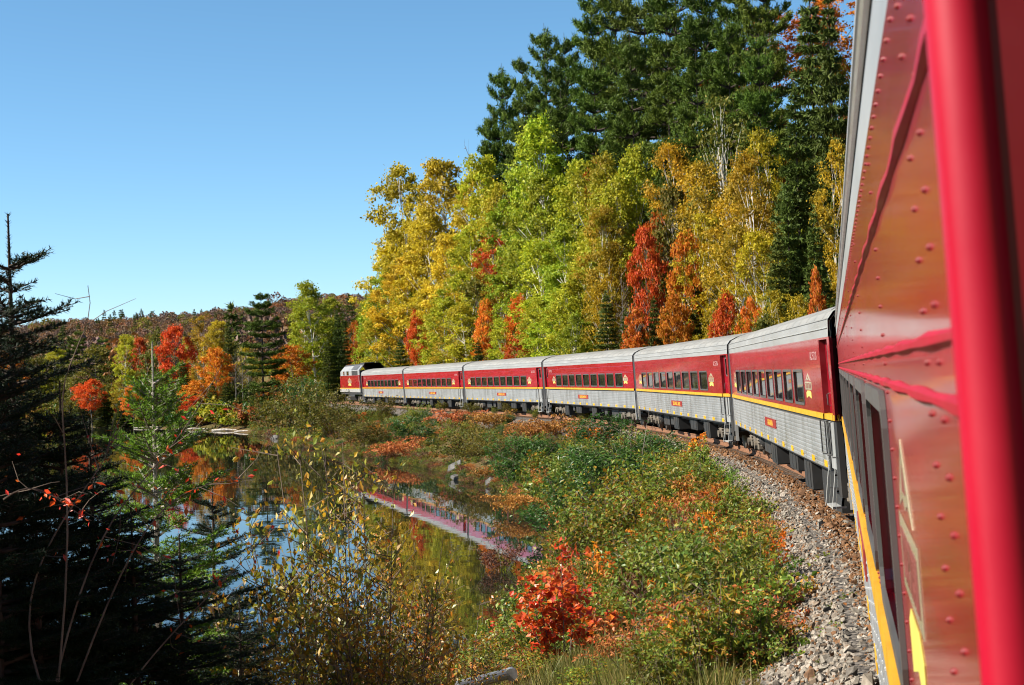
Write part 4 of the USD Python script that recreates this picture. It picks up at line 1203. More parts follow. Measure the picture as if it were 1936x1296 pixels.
kind("fern", [lambda s=s: ferns(s, 0.85, 0.8, 26, 15) for s in (54, 55, 56)], 0.85, 0.8, "brown" if "brown" in M else "bark_twig", "rust", "bracken_clump", ("stalks", "fronds"))
kind("dead_bough", [lambda s=s: shrub(s, 0.8, 1.0, 12, 9, 15, 0.10, 0.14, 0.012, up=-0.2, aspect=0.3, low=0.1) for s in (57, 58)], 0.8, 1.0, "dead", "brown", "dead_brush", ("stems", "foliage"))
kind("pine_sapling", [lambda s=s: pine(s, 1.6, 0.5, 0.08, 9, 6, 22, 0.018, 0.13) for s in ()] + [lambda s=s: shrub(s, 1.6, 0.42, 9, 10, 26, 0.10, 0.10, 0.012, up=0.1, aspect=0.12, low=0.08) for s in (59, 60)], 1.6, 0.42, "bark_twig", "fir", "pine_sapling", ("stems", "needles"))
kind("cedar", [lambda s=s: shrub(s, 2.2, 0.9, 22, 12, 26, 0.085, 0.12, 0.016, up=0.0, aspect=0.4, low=0.05) for s in (61,)], 2.2, 0.9, "bark_twig", "deep", "cedar_shrub", ("stems", "foliage"))
kind("weed", [lambda s=s: shrub(s, 0.55, 0.25, 4, 5, 7, 0.075, 0.06, 0.006) for s in (62, 63)], 0.55, 0.25, "bark_twig", "green", "weed", ("stems", "foliage"))
kind("yellow_bush", [lambda s=s: shrub(s, 1.2, 0.6, 12, 9, 20, 0.07, 0.10, 0.010, aspect=0.35) for s in (64,)], 1.2, 0.6, "bark_twig", "yellowgreen", "shrub", ("stems", "foliage"))
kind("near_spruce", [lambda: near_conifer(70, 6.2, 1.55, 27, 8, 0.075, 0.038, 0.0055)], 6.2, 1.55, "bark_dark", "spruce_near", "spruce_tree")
kind("near_fir", [lambda: near_conifer(71, 5.2, 1.0, 22, 8, 0.045, 0.036, 0.0036, 0.5)], 5.2, 1.0, "log", "fir", "fir_tree")
# ------------------------------------------------------------------ placing by direction and distance
def ray(px, py):
    X, Y = (px - 968) / FPX, (648 - py) / FPX
    return _fw + _rt * X + _up * Y


def ahead(px, dist):
    """Ground point in the direction of column px at a distance along y."""
    d = ray(px, 690)
    return np.array([d[0], d[1]]) / d[1] * dist


def z_at(px, py, dist):
    d = ray(px, py)
    return EYE + d[2] / d[1] * dist


def behind_track(px, b):
    """The point seen in column px that lies b metres behind (right of) the track."""
    d = ray(px, 690)
    Y = np.arange(14, 330, 0.5)
    u, _ = lateral(Y * d[0] / d[1], Y)
    k = np.nonzero((u[:-1] > -b) & (u[1:] <= -b))[0]
    return float(Y[k[0]]) if len(k) else None


COACH = [(1379, "first coach ahead"), (1199, "second coach ahead"), (1028, "third coach ahead"), (877, "fourth coach ahead"), (763, "fifth coach ahead"), (684, "last coach"), (600, "locomotive")]
WHAT = {"aspen_yellow": ("bright yellow aspen", "tree", "yellow aspens on the slope"), "aspen_green": ("yellow-green aspen", "tree", "yellow-green aspens on the slope"),
        "aspen_lime": ("fresh green aspen", "tree", "green aspens on the slope"), "birch_gold": ("golden birch", "tree", "golden birches on the slope"),
        "birch_thin": ("thinly leaved white-limbed birch", "tree", "thin birches"), "olive_tree": ("olive brown tree", "tree", "olive brown trees"),
        "maple_red": ("red maple", "tree", "red maples"), "maple_orange": ("orange maple", "tree", "orange maples"), "pine": ("tall dark pine", "tree", "white pines"),
        "spruce": ("dark green pointed spruce", "tree", "spruces"), "bare": ("grey leafless tree", "tree", "leafless trees")}
ORD = ["leftmost", "second from left", "third from left", "fourth from left", "fifth from left", "sixth from left", "seventh from left", "eighth from left", "ninth from left", "tenth from left", "eleventh from left", "twelfth from left"]
for _k in ("maple_red", "maple_orange"):
    WHAT[_k + "_high"] = WHAT[_k]
_rp = np.random.default_rng(77)
SPOTS = []


def hill_tree(key, px, ytop, b, w=None, note=None):
    Y = behind_track(px, b)
    if Y is None:
        return
    p = ahead(px, Y)
    g = float(height(p[0], p[1]))
    h = z_at(px, ytop, Y) - g
    if h < 1.5 or h > 42:
        print("hill", key, px, ytop, b, round(Y, 1), round(h, 1))
    h = max(h, 2.0)
    r = (w / 2 * Y / FPX) * (1.22 if key.startswith(("aspen", "birch", "olive")) else 1.0) if w else None
    if key.startswith("maple") and h > 12:
        key, r = key + "_high", r * 1.15
    SPOTS.append(dict(key=key, px=px, py=ytop, loc=(p[0], p[1], g - 0.1), h=h, r=r, note=note, Y=Y))


def shore_tree(key, px, ytop, dist, w=None, note=None):
    p = ahead(px, dist)
    g = float(height(p[0], p[1]))
    h = max(z_at(px, ytop, dist) - g, 1.5)
    SPOTS.append(dict(key=key, px=px, py=ytop, loc=(p[0], p[1], g - 0.1), h=h, r=(w / 2 * dist / FPX) if w else None, note=note or "shore", Y=dist))


def stand_all():
    """Names every tree of the two lists by what it stands behind, then stands it."""
    buckets = {}
    for t in SPOTS:
        words = WHAT[t["key"]][0]
        if t["note"] == "shore":
            where = "on the far lake shore"
            if t["px"] < 210: where = "at the left end of the far shore"
            elif t["px"] > 470: where = "on the far shore beside the locomotive"
        elif t["note"]:
            where = t["note"]
        else:
            c = next(n for x, n in COACH if t["px"] >= x - 1 or n == "locomotive")
            row = "low" if t["py"] > 560 else "halfway up slope" if t["py"] > 330 else "high on slope"
            where = f"{row} behind the {c}"
        t["text"] = f"{words} {where}"
        buckets.setdefault(t["text"], []).append(t)
    for text, ts in buckets.items():
        ts.sort(key=lambda t: t["px"])
        for i, t in enumerate(ts):
            lab = text if len(ts) == 1 else f"{text}, {ORD[i] if i < len(ORD) else 'one of the rightmost'}"
            w = WHAT[t["key"]]
            grp = w[2] if t["note"] != "shore" else w[2].replace("on the slope", "").strip() + " on the far shore"
            plant(t["key"], int(_rp.integers(0, 8)), lab, w[1], grp, t["loc"], float(_rp.uniform(0, 360)), t["h"], t["r"])
# ------------------------------------------------------------------ trees on the slope behind the train: (kind, column, top row, metres behind the track, crown width in columns)
for a in [
    # front row, left to right
    ("spruce", 652, 585, 3, 34), ("spruce", 668, 610, 5, 30), ("aspen_lime", 700, 545, 6, 62), ("aspen_lime", 735, 505, 7, 74), ("aspen_green", 722, 590, 4, 60), ("aspen_lime", 762, 515, 7, 60),
    ("spruce", 757, 640, 4, 56), ("maple_red", 793, 588, 4.5, 44), ("aspen_green", 838, 560, 5, 74), ("birch_gold", 852, 610, 4.5, 64), ("aspen_yellow", 815, 545, 6, 60), ("spruce", 905, 640, 4.5, 54),
    ("aspen_green", 885, 570, 5, 66), ("maple_orange", 922, 570, 5.5, 56), ("aspen_green", 950, 600, 4.8, 60), ("spruce", 945, 598, 5, 50), ("maple_red", 978, 640, 4.5, 48), ("maple_orange", 985, 560, 6, 66), ("aspen_green", 1015, 560, 5, 66),
    ("aspen_lime", 1050, 545, 5, 82), ("aspen_green", 1090, 530, 5.5, 76), ("aspen_lime", 1085, 590, 4.5, 60), ("spruce", 1150, 545, 5, 84), ("spruce", 1185, 580, 4.6, 66), ("maple_orange", 1208, 578, 4.4, 58), ("spruce", 1240, 555, 5.5, 66),
    ("maple_red", 1228, 432, 7, 66), ("bare", 1180, 500, 6.5, 70), ("bare", 1205, 520, 7, 60), ("maple_orange", 1300, 430, 6, 74), ("maple_orange", 1280, 560, 5, 62), ("birch_gold", 1345, 570, 4.5, 60), ("maple_red", 1382, 552, 4.4, 62), ("maple_orange", 1428, 555, 4.6, 54),
    ("birch_gold", 1478, 545, 5, 70), ("birch_gold", 1500, 560, 4.5, 60), ("spruce", 1320, 520, 6.5, 60), ("maple_orange", 1548, 512, 4.3, 44), ("olive_tree", 1455, 590, 4.3, 50),
    # middle row
    ("aspen_yellow", 782, 320, 11, 104), ("aspen_yellow", 750, 430, 9, 84), ("aspen_yellow", 855, 300, 12, 120), ("aspen_yellow", 820, 400, 9, 96), ("aspen_yellow", 905, 330, 12, 96), ("aspen_yellow", 775, 480, 7, 96), ("aspen_yellow", 862, 440, 8, 90),
    ("aspen_green", 925, 290, 11, 90), ("aspen_green", 895, 430, 8, 84), ("maple_red", 932, 448, 8.5, 66), ("aspen_green", 960, 345, 10, 92), ("aspen_lime", 1000, 270, 11, 92), ("aspen_lime", 1050, 218, 12, 104), ("aspen_lime", 1030, 320, 9, 96), ("aspen_green", 1085, 300, 10, 92),
    ("aspen_lime", 985, 420, 8, 90), ("aspen_green", 1035, 450, 7, 88), ("aspen_lime", 1080, 420, 8, 84), ("aspen_green", 1130, 300, 10, 84), ("aspen_green", 1165, 290, 10, 80), ("aspen_lime", 1215, 275, 10, 70), ("aspen_green", 1195, 330, 9, 84), ("aspen_green", 1125, 410, 8, 90), ("birch_gold", 1165, 390, 7.5, 84), ("aspen_lime", 1110, 470, 6.5, 86),
    ("birch_gold", 940, 520, 6.5, 80), ("olive_tree", 900, 520, 6.5, 76), ("birch_gold", 1150, 470, 6.5, 70), ("maple_orange", 1245, 392, 8.5, 60), ("olive_tree", 1255, 420, 8.5, 64),
    ("birch_gold", 1300, 268, 11, 100), ("birch_gold", 1345, 300, 9, 110), ("birch_gold", 1390, 320, 8, 110), ("birch_thin", 1400, 180, 12, 124), ("birch_gold", 1440, 290, 9, 90), ("birch_gold", 1330, 400, 7, 100), ("birch_gold", 1395, 430, 6.5, 110), ("birch_gold", 1455, 250, 11, 80), ("birch_gold", 1440, 440, 6, 90), ("olive_tree", 1275, 340, 9, 70),
    ("spruce", 1520, 150, 9, 150), ("spruce", 1478, 420, 6, 96), ("spruce", 1548, 380, 6, 90), ("spruce", 1500, 330, 8, 90), ("birch_gold", 1575, 120, 15, 110), ("birch_gold", 1585, 260, 10, 80),
    # pines on top
    ("pine", 968, 118, 17, 120), ("pine", 940, 200, 15, 84), ("pine", 1005, 105, 18, 110), ("pine", 1052, 42, 18, 130), ("pine", 1010, 190, 14, 110), ("pine", 1085, 60, 17, 120), ("pine", 1075, 170, 14, 120), ("pine", 1140, -10, 18, 150), ("pine", 1185, -60, 18, 170), ("pine", 1145, 110, 14, 140), ("pine", 1240, -90, 18, 180),
    ("pine", 1215, 60, 14, 150), ("pine", 1300, -110, 18, 190), ("pine", 1280, 20, 14, 160), ("pine", 1350, -60, 15, 170), ("pine", 1335, 90, 13, 130), ("pine", 1420, -120, 17, 180), ("pine", 1395, 30, 14, 140), ("pine", 1470, -80, 16, 150), ("pine", 1455, 60, 14, 110), ("spruce", 1555, -60, 14, 150), ("spruce", 1590, -40, 13, 120), ("maple_orange", 1500, 20, 22, 130), ("maple_orange", 1580, -10, 24, 130), ("maple_red", 1395, 90, 22, 110), ("maple_orange", 1475, 200, 19, 90),
    ("bare", 900, 262, 14, 70), ("maple_orange", 1150, 300, 12, 60),
]:
    hill_tree(*a)
# ------------------------------------------------------------------ trees on the far shore: (kind, column, top row, distance, crown width)
for a in [
    ("pine", 497, 552, 214, 104), ("aspen_lime", 598, 530, 232, 92), ("aspen_lime", 625, 560, 238, 70), ("maple_orange", 555, 655, 222, 80), ("aspen_green", 575, 590, 236, 60),
    ("maple_red", 332, 618, 238, 64), ("birch_gold", 385, 598, 246, 70), ("aspen_yellow", 412, 606, 244, 56), ("spruce", 433, 598, 236, 40), ("maple_orange", 405, 660, 232, 66), ("maple_orange", 372, 720, 230, 60), ("maple_red", 352, 745, 228, 50),
    ("aspen_green", 234, 632, 250, 50), ("maple_red", 262, 640, 254, 44), ("olive_tree", 300, 622, 256, 50), ("olive_tree", 178, 652, 254, 74), ("maple_red", 172, 718, 248, 60), ("maple_orange", 250, 726, 240, 44), ("spruce", 345, 680, 235, 60), ("spruce", 310, 690, 238, 50), ("bare", 458, 640, 226, 50), ("bare", 445, 660, 226, 40),
    ("spruce", 425, 720, 222, 46), ("spruce", 150, 745, 252, 46), ("spruce", 195, 740, 250, 44), ("spruce", 120, 640, 300, 50), ("pine", 150, 625, 330, 70), ("pine", 195, 640, 330, 64), ("olive_tree", 280, 660, 248, 50), ("olive_tree", 210, 680, 252, 50), ("olive_tree", 140, 680, 262, 56), ("aspen_green", 100, 655, 290, 50), ("olive_tree", 75, 670, 290, 60), ("spruce", 50, 640, 300, 60), ("maple_orange", 20, 660, 290, 60),
    ("spruce", 640, 585, 215, 44), ("maple_orange", 668, 605, 225, 40), ("spruce", 620, 640, 212, 40), ("bare", 470, 680, 224, 50), ("spruce", 265, 715, 246, 46), ("olive_tree", 320, 650, 262, 60), ("aspen_green", 360, 640, 262, 60), ("olive_tree", 440, 640, 256, 70), ("birch_gold", 475, 650, 240, 50), ("spruce", 525, 660, 226, 56), ("aspen_lime", 645, 610, 232, 50), ("aspen_green", 690, 575, 240, 56), ("spruce", 400, 720, 226, 40), ("birch_gold", 230, 720, 246, 40), ("olive_tree", 130, 715, 256, 50),
    ("spruce", 470, 720, 218, 50), ("spruce", 450, 745, 216, 40), ("spruce", 378, 750, 227, 36), ("spruce", 330, 755, 232, 40), ("spruce", 225, 755, 243, 40),
]:
    shore_tree(*a)
# trees standing to the left of the camera, beyond the picture's edge
stand_all()

# ------------------------------------------------------------------ undergrowth (masses that nobody could count)
_ru = np.random.default_rng(5)


def undergrowth(name, protos, xy, zscale, label, sink=0.05):
    n = len(xy)
    z = height(xy[:, 0], xy[:, 1])
    instancer(name, protos, np.column_stack([xy, z - sink]), quat_z(_ru.uniform(0, 6.28, n)), zscale, _ru.integers(0, len(protos), n), label=label, cat="undergrowth")


def small(seed, h, r, per, leaf, mat, up=0.5, **k):
    st, fo = shrub(seed, h, r, 7, 6, per, leaf, 0.2, 0.008, up=up, **k)
    return [("stems", st, M["bark_twig"]), ("foliage", fo, LF[mat])]


def fern_form(seed, mat="rust", fr=16, leaf=0.07):
    st, fo = ferns(seed, 0.6, 0.6, fr, 11, leaf)
    return [("stems", st, M["bark_twig"]), ("fronds", fo, LF[mat])]


def stalks(seed, mat):
    """Upright leafy stalks such as goldenrod."""
    st, fo = shrub(seed, 1.0, .22, 6, 9, 9, .075, .05, .006, up=.2, aspect=.28, low=.2)
    return [("stems", st, M["bark_twig"]), ("foliage", fo, LF[mat])]


# on the bank between ballast and water
def bank_points(n, s0, s1, u0, u1):
    s = S_NEAR + s0 + (s1 - s0) * _ru.uniform(0, 1, n) ** 1.25
    xy = beside(s, _ru.uniform(u0, u1, n))
    return xy[shore(xy[:, 0], xy[:, 1]) > -0.15]


p = bank_points(2300, 20.5, 62, 2.65, 12.5)
p = p[~((np.abs(p[:, 0] - (0.75 + (p[:, 1] - 26.4) * 0.034)) < 1.35) & (p[:, 1] > 19.5) & (p[:, 1] < 27.2) & (p[:, 0] < 2.1))]
undergrowth("bank_undergrowth", [small(261, .55, .4, 14, .05, "mixed"), small(262, .5, .36, 13, .05, "green"), small(263, .45, .36, 13, .045, "deep"), small(264, .55, .4, 12, .05, "olive"), fern_form(265, "rust", 18, 0.042), small(266, .45, .36, 13, .05, "green"), small(267, .45, .36, 13, .045, "rust"), small(268, .55, .4, 13, .045, "mixed"), small(269, .5, .36, 13, .05, "green"), stalks(281, "mixed"), stalks(282, "green"), stalks(283, "mixed"), stalks(286, "orange"), small(287, .5, .36, 13, .045, "green"), [("twigs", shrub(284, .8, .4, 12, 7, 1, .01)[0], M["bark_twig"])], small(285, .7, .4, 10, .055, "green")],
            p, np.clip(np.exp(_ru.normal(0, .32, len(p))), .5, 1.7), "low tangled bushes and bracken covering the near bank between ballast and lake")
p = bank_points(2000, 60, 215, 3.15, 12.5)
undergrowth("bank_undergrowth", [small(201, .7, .45, 9, .085, "mixed"), small(202, .6, .4, 9, .08, "green"), small(203, .55, .4, 8, .08, "deep"), small(204, .7, .4, 8, .08, "olive"), fern_form(205), small(206, .6, .4, 9, .08, "green"), small(207, .5, .4, 8, .07, "rust"), small(208, .65, .4, 9, .075, "mixed")],
            p, np.exp(_ru.normal(-.1, .28, len(p))) * np.where((p[:, 1] > 82) & (p[:, 1] < 140), .72, 1), "low tangled bushes and bracken covering the farther bank below the coaches")
p = bank_points(900, 12, 90, 3.0, 9)
undergrowth("bank_grass", [[("blades", tussock(211 + i, .45, .35, 60), LF["grass"])] for i in range(3)], p, np.exp(_ru.normal(0, .3, len(p))), "dry and green grass blades between the bank bushes")
_q = np.array([_edge.interpolate(d).coords[0] for d in _ru.uniform(0, _edge.length, 9000)])
uq, sq = lateral(_q[:, 0], _q[:, 1])
_q = _q[(uq > 0) & (uq < 16) & (sq > S_NEAR + 15) & (sq < S_NEAR + 200)] + _ru.normal(0, .25, (int(((uq > 0) & (uq < 16) & (sq > S_NEAR + 15) & (sq < S_NEAR + 200)).sum()), 2))
instancer("waterline_growth", [small(271, .45, .45, 10, .06, "olive", up=.2), small(272, .4, .45, 10, .06, "mixed", up=.2), fern_form(273, "brown", 12, .06), small(274, .5, .4, 10, .06, "deep", up=.2), [("blades", tussock(275, .6, .35, 60), LF["grass"])], small(276, .4, .5, 11, .06, "olive", up=.2)],
          np.column_stack([_q, np.maximum(height(_q[:, 0], _q[:, 1]), LAKE) - .05]), quat_z(_ru.uniform(0, 6.28, len(_q))), np.exp(_ru.normal(-.35, .25, len(_q))), _ru.integers(0, 6, len(_q)), label="brown and green plants hanging over the near waterline", cat="undergrowth")
# at the foot of the slope and under its trees
s = S_NEAR + 20 + 210 * _ru.uniform(0, 1, 2600)
xy = beside(s, -_ru.uniform(3.6, 34, 2600) ** 1.0)
undergrowth("slope_undergrowth", [small(221, 1.8, 1.1, 10, .24, "olive"), small(222, 1.8, 1.1, 10, .24, "mixed"), small(223, 1.6, 1.0, 10, .22, "deep"), small(224, 1.6, 1.1, 9, .24, "rust"), small(225, 2.0, 1.0, 9, .24, "yellowgreen")], xy,
            np.exp(_ru.normal(0, .3, len(xy))), "mixed bushes growing under the trees on the slope")
# along the far shore
q = np.array([ahead(px, d) for px, d in zip(_ru.uniform(-60, 720, 2600), 205 + 150 * _ru.uniform(0, 1, 2600) ** 1.4)])
q = q[shore(q[:, 0], q[:, 1]) > 0.5]
uq, _ = lateral(q[:, 0], q[:, 1])
q = q[np.abs(uq) > 5]
undergrowth("shore_undergrowth", [small(231, 2.6, 1.5, 12, .34, "olive"), small(232, 2.4, 1.5, 12, .32, "deep"), small(233, 2.4, 1.5, 11, .32, "rust"), small(234, 2.8, 1.5, 11, .34, "mixed"), small(235, 1.8, 1.4, 11, .3, "yellowgreen")], q,
            np.exp(_ru.normal(0, .3, len(q))), "bushes along the far lake shore under the trees")
# forest behind the far shore and on the ridge
n = 15000
az = _ru.uniform(-0.40, 0.02, n)
dist = 320 + 1330 * _ru.uniform(0, 1, n) ** 0.75
xy = np.column_stack([az * dist, dist])
uq, _ = lateral(xy[:, 0], xy[:, 1])
xy = xy[(shore(xy[:, 0], xy[:, 1]) > 3)]
forms = [[("crown", clumpball(241 + i, 3.2 + 0.5 * (i % 2), 8.0, 330, 0.6), LF[m])] for i, m in enumerate(["far", "far", "far_grey", "far_grey", "far_orange", "far", "olive", "far_grey"])]
forms += [[("crown", spruce(251, 12, 2.2, whorls=10, per=5, twigs=4, nl=1.0, width=0.35)[1], LF["spruce"])]]
w = _ru.choice(9, len(xy), p=[.15, .15, .15, .14, .08, .12, .10, .08, .03])
z = height(xy[:, 0], xy[:, 1])
instancer("far_forest", forms, np.column_stack([xy, z - 0.5]), quat_z(_ru.uniform(0, 6.28, len(xy))), np.exp(_ru.normal(0, .22, len(xy))), w, label="russet and grey autumn forest covering the distant ridge", cat="forest")
for px, top, w_, lab in ((232, 584, 12, "lone dark pine standing above the ridge line, left one"), (291, 587, 15, "lone rounded dark pine standing above the ridge line, right one")):
    pt = ahead(px, 1490)
    g = float(height(pt[0], pt[1]))
    plant("pine", 1, lab, "tree", "lone pines on the ridge", (*pt, g), 40.0, z_at(px, top, 1490) - g, 4.0)


# ------------------------------------------------------------------ single plants on the bank: placed where the sight line of their foot meets the ground
def foot(px, py):
    d = ray(px, py)
    t = np.arange(8, 260, 0.1)
    P = np.array([0, 0, EYE]) + t[:, None] * d
    hgt = np.maximum(height(P[:, 0], P[:, 1]), LAKE)
    k = np.nonzero(P[:, 2] <= hgt)[0]
    return P[k[0]] if len(k) else P[-1]


def bank_plant(key, px, pbase, ptop, w, label, cat="shrub", group=None, variant=0, sink=0.05):
    P = foot(px, pbase)
    s = P[1] / FPX
    plant(key, variant, label, cat, group, (P[0], P[1], P[2] - sink), float(_rp.uniform(0, 360)), (pbase - ptop) * s * 1.02, w * s / 2)


for a in [
    ("sapling_red", 1068, 1262, 1025, 190, "bright scarlet maple sapling at the water's edge in the foreground", "sapling"),
    ("sapling_red", 1076, 1215, 1022, 66, "slender scarlet maple shoot rising above the bright scarlet sapling", "sapling"),
    ("sapling_red", 1010, 1255, 1130, 80, "red maple sprout at the left flank of the scarlet sapling", "sapling"),
    ("sapling_red", 952, 1262, 1165, 90, "small scarlet maple sapling low beside the dark pole", "sapling", None, 1),
    ("sapling_red", 1140, 1215, 1140, 70, "low scarlet sprig right of the large scarlet sapling", "sapling", None, 1),
    ("sapling_orange", 1322, 905, 800, 46, "thin orange maple sapling standing up in front of the second coach", "sapling"),
    ("sapling_orange", 1330, 965, 870, 84, "bushy yellow-orange maple sapling above the rusty bracken", "sapling", None, 1),
    ("bush_green", 1330, 1190, 1000, 200, "leafy bright green bush beside the ballast, largest in the foreground"),
    ("bush_green", 1250, 1180, 1010, 170, "leafy green bush left of the largest foreground bush", "shrub", None, 1),
    ("bush_green", 1410, 1180, 1040, 130, "leafy green bush touching the ballast in the foreground", "shrub", None, 1),
    ("bush_mixed", 1190, 1050, 930, 170, "green bush with yellowing leaves in the middle of the bank"),
    ("bush_deep", 1100, 1000, 850, 150, "dark green bush with bare lower stems in the middle of the bank"),
    ("bush_deep", 1050, 1020, 930, 130, "dark green bush leaning over the water by the train's reflection", "shrub", None, 1),
    ("cedar", 975, 925, 815, 110, "dense vivid green cedar bush at the waterline"),
    ("cedar", 1040, 880, 822, 90, "small green cedar bush under the third coach"),
    ("bush_mixed", 1220, 905, 815, 130, "tall green weeds bush below the second coach's bogie", "shrub", None, 1),
    ("bush_mixed", 1290, 930, 835, 110, "yellow-green bush against the ballast below the second coach"),
    ("bush_mixed", 1150, 900, 830, 120, "olive and yellow bush in front of the third coach", "shrub", None, 1),
    ("bush_olive", 875, 880, 800, 130, "olive willow bush above the grey boulder"),
    ("bush_olive", 925, 875, 810, 110, "pale olive bush between boulder and cedar", "shrub", None, 1),
    ("bush_deep", 775, 845, 785, 100, "rounded green bush at the water below the fifth coach"),
    ("bush_green", 790, 800, 762, 60, "bright yellow-green bush standing before the last two coaches"),
    ("bush_olive", 725, 800, 752, 90, "grey-green bush hiding the wheels of the last coach"),
    ("bush_olive", 690, 850, 780, 110, "olive bush at the inner end of the bay", "shrub", None, 1),
    ("bush_olive", 590, 835, 715, 130, "large olive willow on the point before the locomotive"),
    ("bush_olive", 530, 832, 725, 130, "large grey-green willow at the tip of the point", "shrub", None, 1),
    ("bush_deep", 570, 790, 712, 80, "blue-green bush behind the willows on the point"),
    ("bush_olive", 640, 830, 745, 100, "green willow between the point and the locomotive"),
    ("fern", 1045, 832, 788, 90, "orange bracken clump under the third coach, right one", "bracken", "orange bracken along the track"),
    ("fern", 1000, 835, 796, 90, "orange bracken clump under the third coach, left one", "bracken", "orange bracken along the track", 1),
    ("fern", 930, 815, 778, 90, "orange bracken clump under the fourth coach, right one", "bracken", "orange bracken along the track", 2),
    ("fern", 870, 810, 775, 90, "yellow-orange bracken clump under the fourth coach, left one", "bracken", "orange bracken along the track"),
    ("fern", 1345, 985, 905, 110, "rust bracken clump beside the ballast, uppermost", "bracken", "rusty bracken beside the ballast", 1),
    ("fern", 1305, 1010, 930, 110, "rust bracken clump beside the ballast, left one", "bracken", "rusty bracken beside the ballast", 2),
    ("fern", 1370, 1030, 950, 110, "rust bracken clump beside the ballast, lowest one", "bracken", "rusty bracken beside the ballast"),
    ("fern", 755, 868, 830, 100, "brown bracken overhanging the water below the fifth coach", "bracken", None, 1),
    ("fern", 975, 975, 930, 80, "brown bracken hanging over the water under the cedar", "bracken", None, 2),
    ("dead_bough", 950, 1078, 1035, 100, "rusty brush heap lying in the water", "brush"),
    ("dead_bough", 1230, 1190, 1080, 150, "dead rust-brown conifer boughs among green bushes", "brush", None, 1),
    ("dead_bough", 1180, 1020, 930, 90, "brown dead brush with bare grey sticks in the middle of the bank", "brush"),
    ("pine_sapling", 1372, 955, 868, 44, "slender green pine sapling beside the ballast and orange sapling", "sapling"),
    ("pine_sapling", 1268, 960, 920, 56, "small bushy pine sapling in the middle of the bank", "sapling", None, 1),
    ("pine_sapling", 1462, 1035, 965, 36, "small grey-green pine sapling standing on the ballast edge", "sapling", None, 1),
    ("yellow_bush", 1130, 1085, 1040, 70, "feathery yellow-green bush behind the scarlet sapling"),
    ("bush_mixed", 1250, 1290, 1180, 180, "shaded green and russet bush at the bottom of the picture"),
    ("bush_mixed", 1130, 1300, 1240, 150, "shaded bush below the scarlet sapling", "shrub", None, 1),
    ("bush_mixed", 1000, 1296, 1215, 140, "russet and green bush at the bottom left of the bank"),
    ("fern", 1180, 1260, 1190, 130, "dull brown bracken in the shade at the bottom", "bracken", None, 2),
]:
    bank_plant(*a)
for i, (px, py, t, w) in enumerate(sorted([(1505, 1085, 1040, 40), (1545, 1075, 1035, 36), (1525, 1135, 1090, 40), (1400, 1285, 1225, 60), (1520, 1255, 1215, 36), (1560, 1265, 1225, 34), (1480, 1240, 1205, 34), (1440, 1290, 1250, 50), (1590, 1205, 1160, 30), (1575, 1165, 1130, 28), (1555, 1295, 1262, 34), (1605, 1140, 1110, 26)])):
    bank_plant("weed", px, py, t, w, f"small green weed growing in the grey ballast, {ORD[i]}", "weed", "weeds in the ballast", i)

BUSH = {"bush_green": ("leafy green bush", "bush_green"), "bush_deep": ("dark green bush", "bush_deep"), "bush_mixed": ("yellow-green bush", "bush_mixed"), "bush_olive": ("olive bush", "bush_olive"), "fern": ("rusty bracken clump", "fern"),
        "cedar": ("dense green cedar bush", "cedar"), "sapling_orange": ("small orange maple sapling", "sapling_orange"), "dead_bough": ("brown dry brush", "dead_bough")}
_rb = np.random.default_rng(31)
_more = {}
for i in range(84):
    key = str(_rb.choice(list(BUSH), p=[.19, .16, .28, .08, .13, .07, .06, .03]))
    s = S_NEAR + 28 + 165 * ((i + _rb.uniform()) / 84) ** 1.2
    u = _rb.uniform(3.5, 8.0)
    if 85 < s - S_NEAR < 145 and u > 5:
        u = 9 - u
    P = beside(np.array(s), np.array(u))
    if key == "bush_olive" and P[1] < 70:
        key = "bush_mixed"
    if shore(*P)[0] < 0.3 or (P[1] < 38 and u > 5) or (key == "sapling_orange" and P[1] < 45):
        continue
    hh = {"bush_green": 1.3, "bush_deep": 1.6, "bush_mixed": 1.3, "bush_olive": 1.8, "fern": .8, "cedar": 1.6, "sapling_orange": 1.5, "dead_bough": .7}[key] * _rb.uniform(.75, 1.25) * (0.8 if u < 5 else 1.15) * (1.45 if s < S_NEAR + 80 else 0.8)
    px = 968 + FPX * ((P[0] * _rt[0] + P[1] * _rt[1]) / P[1])
    c = next(n for x, n in COACH if px >= x - 1 or n == "locomotive")
    _more.setdefault(f"{BUSH[key][0]} {'up by the ballast' if u < 5.4 else 'down towards the water'} below the {c}", []).append((px, key, P, hh))
for text, ts in _more.items():
    ts.sort(key=lambda t: t[0])
    for i, (px, key, P, hh) in enumerate(ts):
        plant(key, int(_rb.integers(0, 4)), text if len(ts) == 1 else f"{text}, {ORD[i]}", "bracken" if key == "fern" else "shrub", "bushes scattered over the bank", (P[0], P[1], float(height(*P)) - .05), float(_rb.uniform(0, 360)), hh, hh * _rb.uniform(.5, .75))

# ------------------------------------------------------------------ big foreground plants on the left
def near_plant(key, px, ptop, dist, r, label, cat, group=None, variant=0, rot=0.0, base=None):
    p = ahead(px, dist)
    g = float(height(p[0], p[1])) if base is None else base
    plant(key, variant, label, cat, group, (p[0], p[1], g - 0.1), rot, z_at(px, ptop, dist) - g + 0.1, r)


